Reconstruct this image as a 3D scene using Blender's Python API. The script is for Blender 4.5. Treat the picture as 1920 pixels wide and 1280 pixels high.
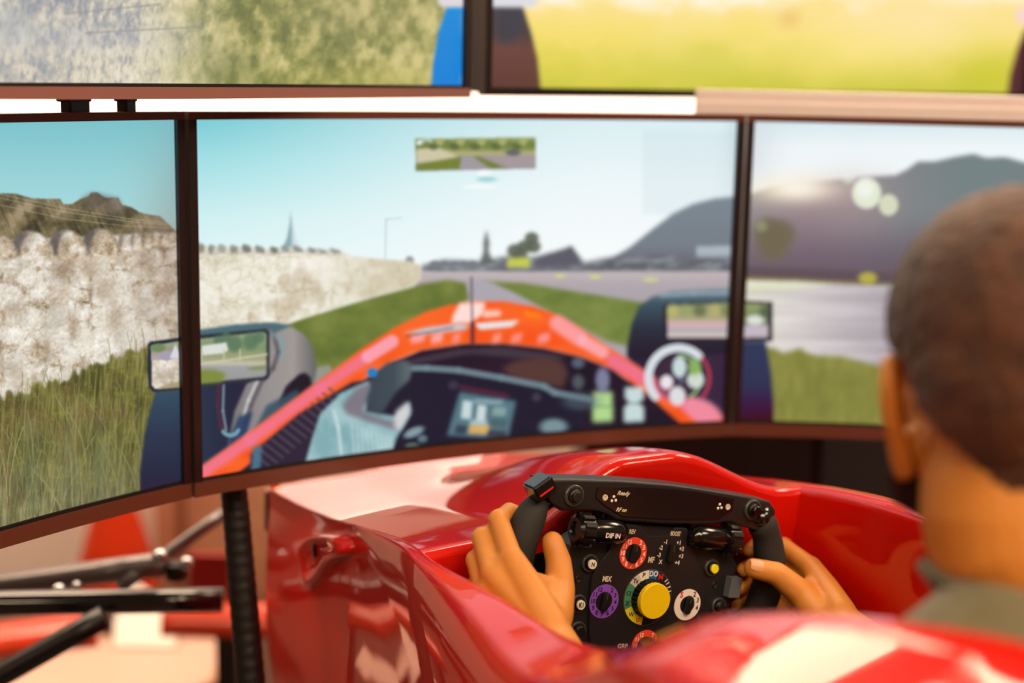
import bpy, bmesh, math, random
import numpy as np
from mathutils import Vector, Matrix

scene = bpy.context.scene
COL = scene.collection
for o in list(bpy.data.objects):
    bpy.data.objects.remove(o)
random.seed(5)
RNG = np.random.default_rng(11)

# ------------------------------------------------------------------ camera, world, exposure
EYE = 1.20                                    # eye height over the floor
PITCH, ROLL, FPX = 0.18244951, 0.02149162, 2786.645
cam_data = bpy.data.cameras.new('camera')
cam = bpy.data.objects.new('camera', cam_data)
COL.objects.link(cam)
scene.camera = cam
cam_data.sensor_fit = 'HORIZONTAL'
cam_data.sensor_width = 36.0
cam_data.lens = FPX * 36.0 / 1920.0
cam_data.clip_start = 0.02
cam_data.clip_end = 60
cam_data.dof.use_dof = True
cam_data.dof.focus_distance = 1.47
cam_data.dof.aperture_fstop = 1.9
cam.matrix_world = (Matrix.Translation((0, 0, EYE)) @ Matrix.Rotation(math.pi / 2 - PITCH, 4, 'X')
                    @ Matrix.Rotation(ROLL, 4, 'Z'))

world = bpy.data.worlds.new('world')
scene.world = world
world.use_nodes = True
world.node_tree.nodes['Background'].inputs[0].default_value = (1.0, 0.9, 0.84, 1)
world.node_tree.nodes['Background'].inputs[1].default_value = 0.25
vs = scene.view_settings
vs.view_transform = 'Standard'
vs.look = 'None'
vs.exposure = 0.0
vs.gamma = 1.0
vs.use_curve_mapping = False
WIN_GLOW = 1.35                                     # brightness of the added window panes
LAMP = 16.5                                    # brightness of the ceiling lamps

# ------------------------------------------------------------------ helpers
def srgb(c):
    c = np.asarray(c, float) / 255.0
    return np.where(c <= 0.04045, c / 12.92, ((c + 0.055) / 1.055) ** 2.4)

def mat(name, col, rough=0.5, metal=0.0, spec=0.5, coat=0.0, coat_ior=1.5, emit=0.0, noise=None, bump=None,
        sub=0.0, sub_col=None, sheen=0.0):
    """principled material; noise = (scale, other colour, amount), bump = (scale, strength)"""
    m = bpy.data.materials.new(name)
    m.use_nodes = True
    nt = m.node_tree
    b = nt.nodes['Principled BSDF']
    c = tuple(srgb(col)) + (1,)
    b.inputs['Base Color'].default_value = c
    b.inputs['Roughness'].default_value = rough
    b.inputs['Metallic'].default_value = metal
    b.inputs['Specular IOR Level'].default_value = spec
    b.inputs['Coat Weight'].default_value = coat
    b.inputs['Coat Roughness'].default_value = 0.03
    b.inputs['Coat IOR'].default_value = coat_ior
    if sheen:
        b.inputs['Sheen Weight'].default_value = sheen
    if sub:
        b.inputs['Subsurface Weight'].default_value = sub
        b.inputs['Subsurface Radius'].default_value = (0.012, 0.004, 0.002)
        b.inputs['Subsurface Scale'].default_value = 1.0
    if emit:
        b.inputs['Emission Color'].default_value = c
        b.inputs['Emission Strength'].default_value = emit
    if noise or bump:
        tc = nt.nodes.new('ShaderNodeTexCoord')
    if noise:
        n = nt.nodes.new('ShaderNodeTexNoise')
        n.inputs['Scale'].default_value = noise[0]
        n.inputs['Detail'].default_value = 5
        nt.links.new(tc.outputs['Object'], n.inputs['Vector'])
        mx = nt.nodes.new('ShaderNodeMix')
        mx.data_type = 'RGBA'
        mx.inputs['A'].default_value = c
        mx.inputs['B'].default_value = tuple(srgb(noise[1])) + (1,)
        ramp = nt.nodes.new('ShaderNodeMapRange')
        ramp.inputs['From Min'].default_value = 0.35
        ramp.inputs['From Max'].default_value = 0.65
        ramp.inputs['To Max'].default_value = noise[2]
        nt.links.new(n.outputs['Fac'], ramp.inputs['Value'])
        nt.links.new(ramp.outputs['Result'], mx.inputs['Factor'])
        nt.links.new(mx.outputs['Result'], b.inputs['Base Color'])
    if bump:
        n2 = nt.nodes.new('ShaderNodeTexNoise')
        n2.inputs['Scale'].default_value = bump[0]
        n2.inputs['Detail'].default_value = 4
        nt.links.new(tc.outputs['Object'], n2.inputs['Vector'])
        bp = nt.nodes.new('ShaderNodeBump')
        bp.inputs['Strength'].default_value = bump[1]
        bp.inputs['Distance'].default_value = 0.002
        nt.links.new(n2.outputs['Fac'], bp.inputs['Height'])
        nt.links.new(bp.outputs['Normal'], b.inputs['Normal'])
    return m

def mesh_np(name, verts, faces, smooth=True):
    me = bpy.data.meshes.new(name)
    me.from_pydata([tuple(map(float, v)) for v in verts], [], [tuple(map(int, f)) for f in faces])
    me.update()
    if smooth:
        me.polygons.foreach_set('use_smooth', [True] * len(me.polygons))
    return me

def obj(name, me, m=None, parent=None, label=None):
    o = bpy.data.objects.new(name, me)
    COL.objects.link(o)
    if m is not None:
        me.materials.append(m)
    if parent is not None:
        o.parent = parent
    if label:
        o['label'] = label
    return o

def tag(o, label, cat, group=None):
    o['label'] = label
    o['category'] = cat
    if group:
        o['group'] = group
    return o

def thing(name, label, cat, mtx=None, group=None):
    o = bpy.data.objects.new(name, None)
    o.empty_display_size = 0.05
    COL.objects.link(o)
    if mtx is not None:
        o.matrix_world = mtx
    return tag(o, label, cat, group)

def struct(name, me, m, parent=None, label=None, cat=None):
    o = obj(name, me, m, parent)
    if parent is None:
        o['kind'] = 'structure'
        o['label'] = label
        o['category'] = cat
    return o

def bm_mesh(name, bm, smooth=False):
    me = bpy.data.meshes.new(name)
    bmesh.ops.recalc_face_normals(bm, faces=bm.faces)
    bm.to_mesh(me)
    bm.free()
    if smooth:
        me.polygons.foreach_set('use_smooth', [True] * len(me.polygons))
    return me

def bm_box(bm, lo, hi, M=None):
    lo, hi = Vector(lo), Vector(hi)
    r = bmesh.ops.create_cube(bm, size=1.0)
    for v in r['verts']:
        v.co = Vector(((lo[i] + hi[i]) / 2 + v.co[i] * (hi[i] - lo[i]) for i in range(3)))
        if M is not None:
            v.co = M @ v.co
    return r['verts']

def box(name, lo, hi, m, parent=None, bev=0.0, M=None):
    bm = bmesh.new()
    bm_box(bm, lo, hi, M)
    if bev:
        bmesh.ops.bevel(bm, geom=bm.edges[:], offset=bev, segments=2, affect='EDGES', profile=0.6)
    return obj(name, bm_mesh(name, bm), m, parent)

def slab(name, pts, z0, z1, m, parent=None, bev=0.0, seg=2):
    """a flat outline with thickness, edges rounded"""
    bm = bmesh.new()
    lo = [bm.verts.new((x, y, z0)) for x, y in pts]
    hi = [bm.verts.new((x, y, z1)) for x, y in pts]
    n = len(pts)
    bm.faces.new(lo[::-1])
    top = bm.faces.new(hi)
    for i in range(n):
        bm.faces.new((lo[i], lo[(i + 1) % n], hi[(i + 1) % n], hi[i]))
    bmesh.ops.recalc_face_normals(bm, faces=bm.faces)
    if bev:
        bmesh.ops.bevel(bm, geom=list(top.edges), offset=bev, segments=seg, affect='EDGES', profile=0.6)
    return obj(name, bm_mesh(name, bm), m, parent)

def sweep(path, radii, sides=16, caps=True, flat=None):
    """tube along a path with a radius for each point; returns verts, faces"""
    P = np.asarray(path, float)
    n = len(P)
    R = np.full(n, radii, float) if np.isscalar(radii) else np.asarray(radii, float)
    T = np.gradient(P, axis=0)
    T /= np.linalg.norm(T, axis=1)[:, None]
    up = np.array([0, 0, 1.0]) if abs(T[0, 2]) < 0.9 else np.array([0, 1.0, 0])
    A = np.cross(T[0], up)
    A /= np.linalg.norm(A)
    V, F = [], []
    ang = np.linspace(0, 2 * np.pi, sides, endpoint=False)
    for i in range(n):
        A = A - T[i] * (A @ T[i])
        A /= np.linalg.norm(A)
        B = np.cross(T[i], A)
        for t in ang:
            V.append(P[i] + R[i] * (A * np.cos(t) + B * np.sin(t)))
    for i in range(n - 1):
        for k in range(sides):
            k2 = (k + 1) % sides
            F.append((i * sides + k, i * sides + k2, (i + 1) * sides + k2, (i + 1) * sides + k))
    if caps:
        V.append(P[0]); V.append(P[-1])
        for k in range(sides):
            k2 = (k + 1) % sides
            F.append((n * sides, k2, k))
            F.append((n * sides + 1, (n - 1) * sides + k, (n - 1) * sides + k2))
    return V, F

def smooth_path(pts, n=24):
    """Catmull-Rom through the points (any number of columns)"""
    P = np.asarray(pts, float)
    P = np.vstack([2 * P[0] - P[1], P, 2 * P[-1] - P[-2]])
    out = []
    segs = len(P) - 3
    per = max(2, n // segs)
    for i in range(segs):
        p0, p1, p2, p3 = P[i:i + 4]
        for t in np.linspace(0, 1, per, endpoint=False):
            out.append(0.5 * (2 * p1 + (p2 - p0) * t + (2 * p0 - 5 * p1 + 4 * p2 - p3) * t * t
                              + (3 * p1 - p0 - 3 * p2 + p3) * t ** 3))
    out.append(P[-2])
    return np.array(out)

def tube(name, pts, r, m, parent=None, sides=20, n=0):
    P = np.asarray(pts, float)
    if n:
        Q = smooth_path(np.column_stack([P, np.full(len(P), r) if np.isscalar(r) else r]), n)
        P, r = Q[:, :3], Q[:, 3]
    V, F = sweep(P, r, sides)
    return obj(name, mesh_np(name, V, F), m, parent)

def lathe(prof, sides=40, squash=(1, 1)):
    """profile of (radius, height) pairs turned about z"""
    V, F = [], []
    n = len(prof)
    for (r, h) in prof:
        for k in range(sides):
            t = 2 * math.pi * k / sides
            V.append((r * math.cos(t) * squash[0], r * math.sin(t) * squash[1], h))
    for i in range(n - 1):
        for k in range(sides):
            k2 = (k + 1) % sides
            F.append((i * sides + k, i * sides + k2, (i + 1) * sides + k2, (i + 1) * sides + k))
    F.append(tuple(range(sides))[::-1])
    F.append(tuple((n - 1) * sides + k for k in range(sides)))
    return V, F

def edge_split_smooth(o, ang=40):
    me = o.data
    me.polygons.foreach_set('use_smooth', [True] * len(me.polygons))
    bm = bmesh.new()
    bm.from_mesh(me)
    for e in bm.edges:
        if len(e.link_faces) == 2 and e.calc_face_angle(0) > math.radians(ang):
            e.smooth = False
    bm.to_mesh(me)
    bm.free()
    return o

def grid_mesh(name, G, flip=False):
    """mesh from an array of points (nu, nv, 3)"""
    nu, nv = G.shape[:2]
    idx = np.arange(nu * nv).reshape(nu, nv)
    q = np.stack([idx[:-1, :-1], idx[1:, :-1], idx[1:, 1:], idx[:-1, 1:]], -1).reshape(-1, 4)
    if flip:
        q = q[:, ::-1]
    me = bpy.data.meshes.new(name)
    me.vertices.add(nu * nv)
    me.vertices.foreach_set('co', np.ascontiguousarray(G.reshape(-1), dtype=np.float32))
    me.loops.add(q.size)
    me.loops.foreach_set('vertex_index', np.ascontiguousarray(q.reshape(-1), dtype=np.int32))
    me.polygons.add(len(q))
    me.polygons.foreach_set('loop_start', np.arange(0, q.size, 4, dtype=np.int32))
    me.polygons.foreach_set('use_smooth', np.ones(len(q), dtype=bool))
    me.update(calc_edges=True)
    return me

# frames of reference: eye-relative points -> world, the car's own axes, the wheel's own axes
def W3(p):
    return np.asarray(p, float) + np.array([0, 0, EYE])
YC = 0.4861174
CFWD = np.array([-math.sin(YC), math.cos(YC), 0.0])
CRGT = np.array([math.cos(YC), math.sin(YC), 0.0])
CORG = np.array([0.144, 1.430, EYE - 0.508])
def car(a, b, z):
    """a forward, b right, z up, from the middle of the steering wheel"""
    return CORG + CFWD * a + CRGT * b + np.array([0, 0, z])
CARM = Matrix(((CRGT[0], CFWD[0], 0, CORG[0]), (CRGT[1], CFWD[1], 0, CORG[1]), (0, 0, 1, CORG[2]), (0, 0, 0, 1)))

def value_noise(X, Y, seed=0):
    """smooth lattice noise in 0..1"""
    xi, yi = np.floor(X).astype(np.int64), np.floor(Y).astype(np.int64)
    fx, fy = X - xi, Y - yi
    fx, fy = fx * fx * (3 - 2 * fx), fy * fy * (3 - 2 * fy)
    def h(a, b):
        n = (a * 374761393 + b * 668265263 + seed * 144269504) & 0xFFFFFFFF
        n = ((n ^ (n >> 13)) * 1274126177) & 0xFFFFFFFF
        return ((n ^ (n >> 16)) & 0xFFFF) / 65535.0
    a, b, c, d = h(xi, yi), h(xi + 1, yi), h(xi, yi + 1), h(xi + 1, yi + 1)
    return (a * (1 - fx) + b * fx) * (1 - fy) + (c * (1 - fx) + d * fx) * fy

def fbm(X, Y, sx, sy=None, oct=4, seed=0):
    sy = sy or sx
    t, amp, tot = 0, 1.0, 0
    for o in range(oct):
        t = t + amp * value_noise(X / sx * 2 ** o + 17.3 * o, Y / sy * 2 ** o + 9.1 * o, seed + o)
        tot += amp
        amp *= 0.55
    return t / tot

def smoothstep(x, a, b):
    t = np.clip((np.asarray(x, float) - a) / (b - a), 0, 1)
    return t * t * (3 - 2 * t)

# ------------------------------------------------------------------ the room
M_wall = mat('wall_plaster', (250, 236, 226), 0.6, noise=(1.5, (246, 230, 220), 1.0), bump=(60, 0.05))
M_wallw = mat('side_wall_plaster', (112, 86, 76), 0.7, bump=(60, 0.05))  # unseen side walls darkened so the red paint mirrors less light
M_floor = mat('floor_resin', (84, 58, 50), 0.3, spec=0.4, noise=(2.0, (76, 52, 45), 1.0))
M_ceil = mat('ceiling_paint', (84, 74, 70), 0.8)  # unseen ceiling darkened to deepen the red paint
M_lamp_frame = mat('lamp_frame', (235, 235, 235), 0.4)
M_lamp = mat('lamp_diffuser', (255, 226, 190), 0.5, emit=LAMP)
X0, X1, Y0, Y1, ZC = -3.4, 4.0, -3.6, 3.3, 2.9
def room_box(name, lo, hi, m, label, cat):
    bm = bmesh.new()
    bm_box(bm, lo, hi)
    return struct(name, bm_mesh(name, bm), m, None, label, cat)
room_box('floor', (X0, Y0, -0.1), (X1, Y1, 0), M_floor, 'smooth brown floor under the simulator', 'floor')
room_box('wall_back', (X0 - .1, Y1, -0.1), (X1 + .1, Y1 + .1, ZC + .1), M_wall, 'bright pale wall behind the monitors', 'wall')
room_box('wall_left', (X0 - .1, Y0, -0.1), (X0, Y1, ZC + .1), M_wallw, 'brown wall on the left side of the room', 'wall')
room_box('wall_right', (X1, Y0, -0.1), (X1 + .1, Y1, ZC + .1), M_wallw, 'brown wall on the right side of the room', 'wall')
room_box('wall_front', (X0 - .1, Y0 - .1, -0.1), (X1 + .1, Y0, ZC + .1), M_wallw, 'brown wall behind the photographer', 'wall')
room_box('ceiling', (X0, Y0, ZC), (X1, Y1, ZC + .1), M_ceil, 'dark grey ceiling over the simulator', 'ceiling')
# added bright window, whitening the gap between displays and the deck reflection
M_pane = mat('added_pane_glow', (255, 240, 228), 0.3, emit=WIN_GLOW)
WX0, WX1, WZ0, WZ1 = -1.30, 0.40, 0.76, 2.30
bm = bmesh.new()
for lo, hi in (((WX0 - .07, Y1 - .05, WZ0 - .07), (WX1 + .07, Y1, WZ0)), ((WX0 - .07, Y1 - .05, WZ1), (WX1 + .07, Y1, WZ1 + .07)),
               ((WX0 - .07, Y1 - .05, WZ0), (WX0, Y1, WZ1)), ((WX1, Y1 - .05, WZ0), (WX1 + .07, Y1, WZ1))):
    bm_box(bm, lo, hi)
win = struct('added_window', bm_mesh('added_window', bm), M_lamp_frame, None, 'added bright window in the back wall, whitening the gap between displays', 'window')
for k in range(2):
    w_ = (WX1 - WX0) / 2
    box('pane', (WX0 + k * w_ + .004, Y1 - .02, WZ0), (WX0 + (k + 1) * w_ - .004, Y1 - .012, WZ1), M_pane, win)
lamp_spots = [(-1.5, 2.80), (-0.30, 2.76), (0.62, 2.76), (2.2, 2.55), (0.70, -0.30), (2.4, 0.5), (-2.5, 2.30), (-1.6, -1.8), (1.4, -1.8), (-.2, -.9), (1.6, -.6)]  # unseen; driver-side, near and far outer left lamps added to brighten neck and wall
lamp_names = ['far left', 'far inner left', 'far inner right', 'far right', 'added driver side', 'right', 'added far outer left', 'rear left', 'rear right', 'added near left', 'added near right']
for (lx, ly), nm in zip(lamp_spots, lamp_names):
    t = thing('ceiling_light', 'unseen square ceiling light, the %s one' % nm, 'ceiling light',
              Matrix.Translation((lx, ly, ZC)), 'ceiling lights')
    box('lamp_frame', (-.46, -.44, -.05), (.46, .44, -.001), M_lamp_frame, t, 0.01)
    box('diffuser', (-.42, -.40, -.056), (.42, .40, -.045), M_lamp, t)

# ------------------------------------------------------------------ pictures shown on the screens
# every picture is painted on a plain colour array; the coordinates are those of the rectified photograph
class Canvas:
    def __init__(s, x0, y0, x1, y1, col=(0, 0, 0)):
        s.x0, s.y0 = x0, y0
        s.w, s.h = x1 - x0, y1 - y0
        s.a = np.empty((s.h, s.w, 3))
        s.a[:] = col
        s.Y, s.X = np.mgrid[y0:y1, x0:x1].astype(float)
    def _blend(s, sl, mask, col, alpha):
        col = np.asarray(col, float)
        m = (mask * alpha)[..., None]
        c = col[sl] if col.ndim == 3 else col
        s.a[sl] = s.a[sl] * (1 - m) + c * m
    def _win(s, xs, ys, pad):
        a = max(0, int(min(xs) - pad) - s.x0); b = min(s.w, int(max(xs) + pad) + 2 - s.x0)
        c = max(0, int(min(ys) - pad) - s.y0); d = min(s.h, int(max(ys) + pad) + 2 - s.y0)
        return (slice(c, d), slice(a, b)) if a < b and c < d else None
    def poly(s, pts, col, alpha=1.0, feather=1):
        xs, ys = [p[0] for p in pts], [p[1] for p in pts]
        sl = s._win(xs, ys, feather * 2 + 2)
        if sl is None:
            return
        X, Y = s.X[sl], s.Y[sl]
        inside = np.zeros(X.shape, bool)
        n = len(pts)
        for i in range(n):
            x1, y1 = pts[i]
            x2, y2 = pts[(i + 1) % n]
            if y1 == y2:
                continue
            cond = ((y1 > Y) != (y2 > Y)) & (X < (x2 - x1) * (Y - y1) / (y2 - y1) + x1)
            inside ^= cond
        m = blur(inside.astype(float), feather)
        s._blend(sl, m, col, alpha)
    def ell(s, cx, cy, rx, ry, col, alpha=1.0, soft=0.08, ang=0):
        sl = s._win([cx - max(rx, ry), cx + max(rx, ry)], [cy - max(rx, ry), cy + max(rx, ry)], 4 + max(rx, ry) * soft)
        if sl is None:
            return
        dx, dy = s.X[sl] - cx, s.Y[sl] - cy
        ca, sa = math.cos(ang), math.sin(ang)
        r = np.hypot((dx * ca + dy * sa) / rx, (-dx * sa + dy * ca) / ry)
        s._blend(sl, 1 - smoothstep(r, 1 - soft, 1 + soft), col, alpha)
    def glow(s, cx, cy, rx, ry, col, alpha=1.0):
        r2 = ((s.X - cx) / rx) ** 2 + ((s.Y - cy) / ry) ** 2
        s._blend((slice(None), slice(None)), np.exp(-r2), col, alpha)
    def line(s, pts, w, col, alpha=1.0, soft=0.8):
        for (x1, y1), (x2, y2) in zip(pts[:-1], pts[1:]):
            sl = s._win([x1, x2], [y1, y2], w + 3)
            if sl is None:
                continue
            X, Y = s.X[sl], s.Y[sl]
            L = max(1e-6, (x2 - x1) ** 2 + (y2 - y1) ** 2)
            t = np.clip(((X - x1) * (x2 - x1) + (Y - y1) * (y2 - y1)) / L, 0, 1)
            d = np.hypot(X - x1 - t * (x2 - x1), Y - y1 - t * (y2 - y1))
            s._blend(sl, 1 - smoothstep(d, w / 2 - soft, w / 2 + soft), col, alpha)
    def arc(s, cx, cy, r, w, a0, a1, col, alpha=1.0):
        t = np.linspace(math.radians(a0), math.radians(a1), 26)
        s.line([(cx + r * math.cos(k), cy + r * math.sin(k)) for k in t], w, col, alpha, 1.5)
    def sample(s, px, py):
        fx = np.abs(px - s.x0) % (2 * (s.w - 1)); fy = np.abs(py - s.y0) % (2 * (s.h - 1))
        fx = np.where(fx > s.w - 1, 2 * (s.w - 1) - fx, fx); fy = np.where(fy > s.h - 1, 2 * (s.h - 1) - fy, fy)
        xi = np.clip(fx.astype(int), 0, s.w - 2); yi = np.clip(fy.astype(int), 0, s.h - 2)
        tx, ty = (fx - xi)[..., None], (fy - yi)[..., None]
        A = s.a
        return ((A[yi, xi] * (1 - tx) + A[yi, xi + 1] * tx) * (1 - ty)
                + (A[yi + 1, xi] * (1 - tx) + A[yi + 1, xi + 1] * tx) * ty)

def blur(m, r):
    r = int(r)
    if r < 1:
        return m
    for ax in (0, 1):
        for _ in range(2):
            p = np.pad(m, [(r, r) if k == ax else (0, 0) for k in (0, 1)], mode='edge')
            c = np.cumsum(p, axis=ax)
            c = np.insert(c, 0, 0, axis=ax)
            n = m.shape[ax]
            hi = np.take(c, np.arange(2 * r + 1, 2 * r + 1 + n), axis=ax)
            lo = np.take(c, np.arange(0, n), axis=ax)
            m = (hi - lo) / (2 * r + 1)
    return m

def ramp(t, stops):
    """colour ramp, stops = [(pos, rgb), ...]"""
    xs = [k for k, _ in stops]
    return np.stack([np.interp(t, xs, [c[i] for _, c in stops]) for i in range(3)], -1).astype(float)

def stones(X, Y, cw, ch, seed=3, light=(226, 218, 204), mid=(186, 170, 146), dark=(120, 98, 76)):
    """rubble masonry: irregular cells, mortar in the gaps"""
    jx = X + 14 * (fbm(X, Y, 34, seed=seed) - .5) * 2
    jy = Y + 14 * (fbm(X, Y, 34, seed=seed + 9) - .5) * 2
    gx, gy = np.floor(jx / cw), np.floor(jy / ch)
    d1 = np.full(X.shape, 9.0); d2 = d1.copy(); idv = np.zeros(X.shape)
    for ox in (-1, 0, 1):
        for oy in (-1, 0, 1):
            cx, cy = gx + ox, gy + oy
            rx = value_noise(cx + .5, cy * 1.0 + 3.3, seed + 1); ry = value_noise(cx + 7.7, cy + .5, seed + 2)
            d = np.hypot(cx + .1 + .8 * rx - jx / cw, cy + .1 + .8 * ry - jy / ch)
            new = d < d1
            d2 = np.where(new, d1, np.minimum(d2, d))
            idv = np.where(new, value_noise(cx * 3.1 + .2, cy * 2.7 + .4, seed + 5), idv)
            d1 = np.where(new, d, d1)
    brk = smoothstep(fbm(X, Y, 26, seed=seed + 50, oct=2), .40, .62)
    edge = smoothstep(d2 - d1, 0.0, 0.30) * brk + (1 - brk) * .8
    blot = fbm(jx * 1.0 + Y * .2, jy, 30, 26, 4, seed + 60)
    grain = fbm(X, Y, 9, seed=seed + 20, oct=4)
    fine = value_noise(X / 2.1, Y / 2.1, seed + 30)
    t = 0.47 + 0.30 * (edge - .5) + 0.28 * (idv - .5) + 0.90 * (blot - .45) + 0.50 * (grain - .5) + 0.22 * (fine - .5)
    c = ramp(t, [(0, dark), (.35, mid), (.62, light), (.95, (246, 242, 234))])
    lich = smoothstep(fbm(X, Y, 60, seed=seed + 40), .52, .66)[..., None]
    return c * (1 - .28 * lich) + np.array([158, 128, 92]) * .28 * lich

def turf(X, Y, base, dark, light, sx=3, sy=34, seed=1):
    n = fbm(X + (Y * .06), Y, sx, sy, 3, seed)
    big = fbm(X, Y, 60, 40, 3, seed + 4)
    return ramp(.5 + 1.1 * (n - .5) + .7 * (big - .5), [(.1, dark), (.5, base), (.9, light)])

def blades(c, n, x0, x1, y0f, y1, hmin, hmax, cols, rng, w=1.4, lean=.35):
    for _ in range(n):
        x = rng.uniform(x0, x1)
        y = rng.uniform(y0f(x), y1)
        h = rng.uniform(hmin, hmax)
        l = rng.normal(0, lean) * h
        t = np.linspace(0, 1, 5)
        pts = [(x + l * k * k, y - h * k) for k in t]
        col = np.array(cols[rng.integers(len(cols))]) + rng.normal(0, 9)
        c.line(pts, w, col, rng.uniform(.3, .8), .7)

def picture_left():
    c = Canvas(-300, 150, 420, 1130)
    X, Y = c.X, c.Y
    c.a[:] = ramp((Y - 215) / 230, [(0, (122, 193, 202)), (.5, (152, 210, 216)), (1, (176, 222, 226))])
    c.glow(345, 250, 30, 240, (122, 176, 188), .4)
    hill = [(-300, 400), (-200, 372), (-90, 380), (0, 363), (26, 362), (58, 371), (92, 373), (112, 372), (119, 382), (134, 383),
            (150, 373), (166, 368), (171, 360), (183, 361), (199, 371), (222, 370), (229, 384), (246, 388), (262, 398),
            (284, 403), (300, 405), (314, 418), (335, 438), (335, 500), (-300, 500)]
    n = fbm(X + Y * .5, Y, 34, 30, 5, 2)
    rk = fbm(X - Y * .45, Y, 6, 40, 4, 6)
    hc = ramp(.5 + 1.5 * (n - .5) + .7 * (rk - .5), [(.1, (66, 60, 46)), (.45, (106, 97, 68)), (.75, (140, 124, 92)), (1, (170, 152, 122))])
    c.poly(hill, hc * .94, 1, 1)
    c.poly([(150, 372), (171, 360), (183, 361), (222, 370), (240, 400), (215, 412), (190, 392), (165, 396)], (92, 86, 86), .45, 4)
    for dy in (0, 7, 20):
        c.line([(0, 364 + dy), (120, 390 + dy), (240, 410 + dy * .7), (335, 420 + dy * .4)], 1.2, (190, 186, 170), .55)
    # rubble wall with a rounded coping
    foot = [(-300, 800), (0, 738), (90, 712), (150, 690), (235, 652), (335, 640)]
    c.poly([(-300, 452), (0, 450), (335, 436)] + [(fx, fy_ + 40) for fx, fy_ in foot[::-1]], stones(X, Y, 42, 36, 3), 1, 2)
    c.glow(330, 520, 70, 200, (146, 124, 108), .45)
    rg = np.random.default_rng(4)
    for k in range(330):
        bx, by = rg.uniform(-300, 335), rg.uniform(478, 790)
        r = rg.uniform(4, 15) * (1 if k % 5 else 1.7)
        n_ = 9
        ph = rg.uniform(.75, 1.2, n_)
        pts = [(bx + r * ph[i] * math.cos(i * 6.283 / n_), by + 1.15 * r * ph[i] * math.sin(i * 6.283 / n_)) for i in range(n_)]
        tone = rg.uniform(-22, 16)
        c.poly(pts, np.array([216, 210, 202]) + tone + np.array([2, 0, -6]) * rg.uniform(0, 2), rg.uniform(.25, .62), 2)
    for k in range(46):
        bx, by = rg.uniform(-300, 335), rg.uniform(480, 720)
        c.ell(bx, by, rg.uniform(5, 20), rg.uniform(10, 30), (140, 112, 84), rg.uniform(.15, .4), .6)
    tex = (fbm(X, Y, 5, 5, 3, 5) - .5)[..., None]
    wm = (Y > 470)[..., None]
    c.a[:] = c.a + wm * tex * 44
    cap = stones(X, Y, 60, 54, 25, (206, 188, 162), (164, 142, 114), (104, 86, 70))
    caps = [(-310, -236, 434, 46), (-250, -170, 432, 44), (-186, -96, 436, 46), (-110, -24, 434, 46), (-36, 34, 438, 40), (16, 104, 432, 48), (88, 166, 429, 50), (150, 228, 427, 48),
            (221, 247, 438, 28), (243, 268, 434, 30), (262, 286, 434, 28), (281, 302, 432, 26), (297, 317, 433, 24), (312, 328, 432, 22), (324, 340, 432, 20)]
    for (x0, x1, top, h) in caps[::-1]:
        w = x1 - x0
        prof = [(-.02, 1), (.03, .62), (.12, .30), (.26, .08), (.42, 0), (.62, .06), (.80, .28), (.93, .62), (1.0, 1.0)]
        c.poly([(x0 + w * a, top + h * b) for a, b in prof], cap * .55 + np.array([30, 28, 28]), .95, 2)
        c.poly([(x0 + w * a, top + h * b) for a, b in [(-.02, 1), (.03, .62), (.12, .30), (.26, .08), (.40, .02), (.34, .30), (.26, .62), (.20, 1)]], (76, 72, 74), .6, 4)
        prof2 = [(.22, 1.15), (.30, .62), (.36, .30), (.50, .10), (.64, .12), (.80, .34), (.92, .70), (.98, 1.15)]
        c.poly([(x0 + w * a, top + h * b) for a, b in prof2], cap, .95, 3)
        c.poly([(x0 + w * a, top + h * b) for a, b in [(.30, .9), (.34, .4), (.48, .16), (.60, .3), (.5, .6), (.42, .9)]], (120, 100, 84), .35, 4)
    # long grass
    gt = turf(X, Y, (110, 106, 54), (72, 72, 40), (142, 136, 82), 3.0, 40, 8)
    low = smoothstep(Y, 820, 960)[..., None]
    gt = gt * (1 - low) + turf(X, Y, (124, 118, 84), (84, 82, 58), (160, 154, 112), 3.0, 46, 18) * low
    yl = smoothstep(fbm(X, Y, 9, 6, 3, 77), .6, .72)[..., None] * .3
    gt = gt * (1 - yl) + np.array([160, 158, 60]) * yl
    br = smoothstep(fbm(X, Y, 45, 60, 3, 91), .5, .68)[..., None] * .4
    gt = gt * (1 - br) + np.array([112, 86, 56]) * br
    jag = [(x, np.interp(x, [p[0] for p in foot], [p[1] for p in foot]) + 6 + 26 * (value_noise(np.array([x / 7.0]), np.array([2.0]))[0] - .5)) for x in range(-300, 345, 4)]
    c.poly(jag + [(345, 1130), (-300, 1130)], gt, 1, 2)
    fy = lambda x: float(np.interp(x, [p[0] for p in foot], [p[1] for p in foot])) + 8
    blades(c, 900, -250, 300, fy, 1100, 16, 46, [(90, 94, 48), (120, 118, 62), (146, 140, 88), (84, 86, 54)], RNG, 1.3, .22)
    blades(c, 420, -250, 290, lambda x: 840, 1110, 60, 150, [(146, 144, 96), (120, 122, 78), (166, 160, 112), (104, 110, 76)], RNG, 1.7, .2)
    for gx in (60, 130, 190):
        c.glow(gx, 880, 16, 90, (104, 118, 92), .3)
    # mirror of the shown car and its dark stay
    sup = [(292, 733), (370, 728), (370, 940), (262, 940), (263, 880), (270, 820), (281, 770)]
    c.poly(sup, ramp((Y - 735) / 180, [(0, (50, 78, 98)), (.4, (40, 56, 80)), (.8, (34, 42, 66)), (1, (40, 34, 60))]), 1, 2)
    c.poly([(278, 646), (284, 640), (370, 628), (370, 728), (288, 735), (280, 728), (276, 690)], (40, 44, 58), 1, 1)
    g = [(284, 650), (370, 636), (370, 722), (292, 729), (285, 722)]
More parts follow.
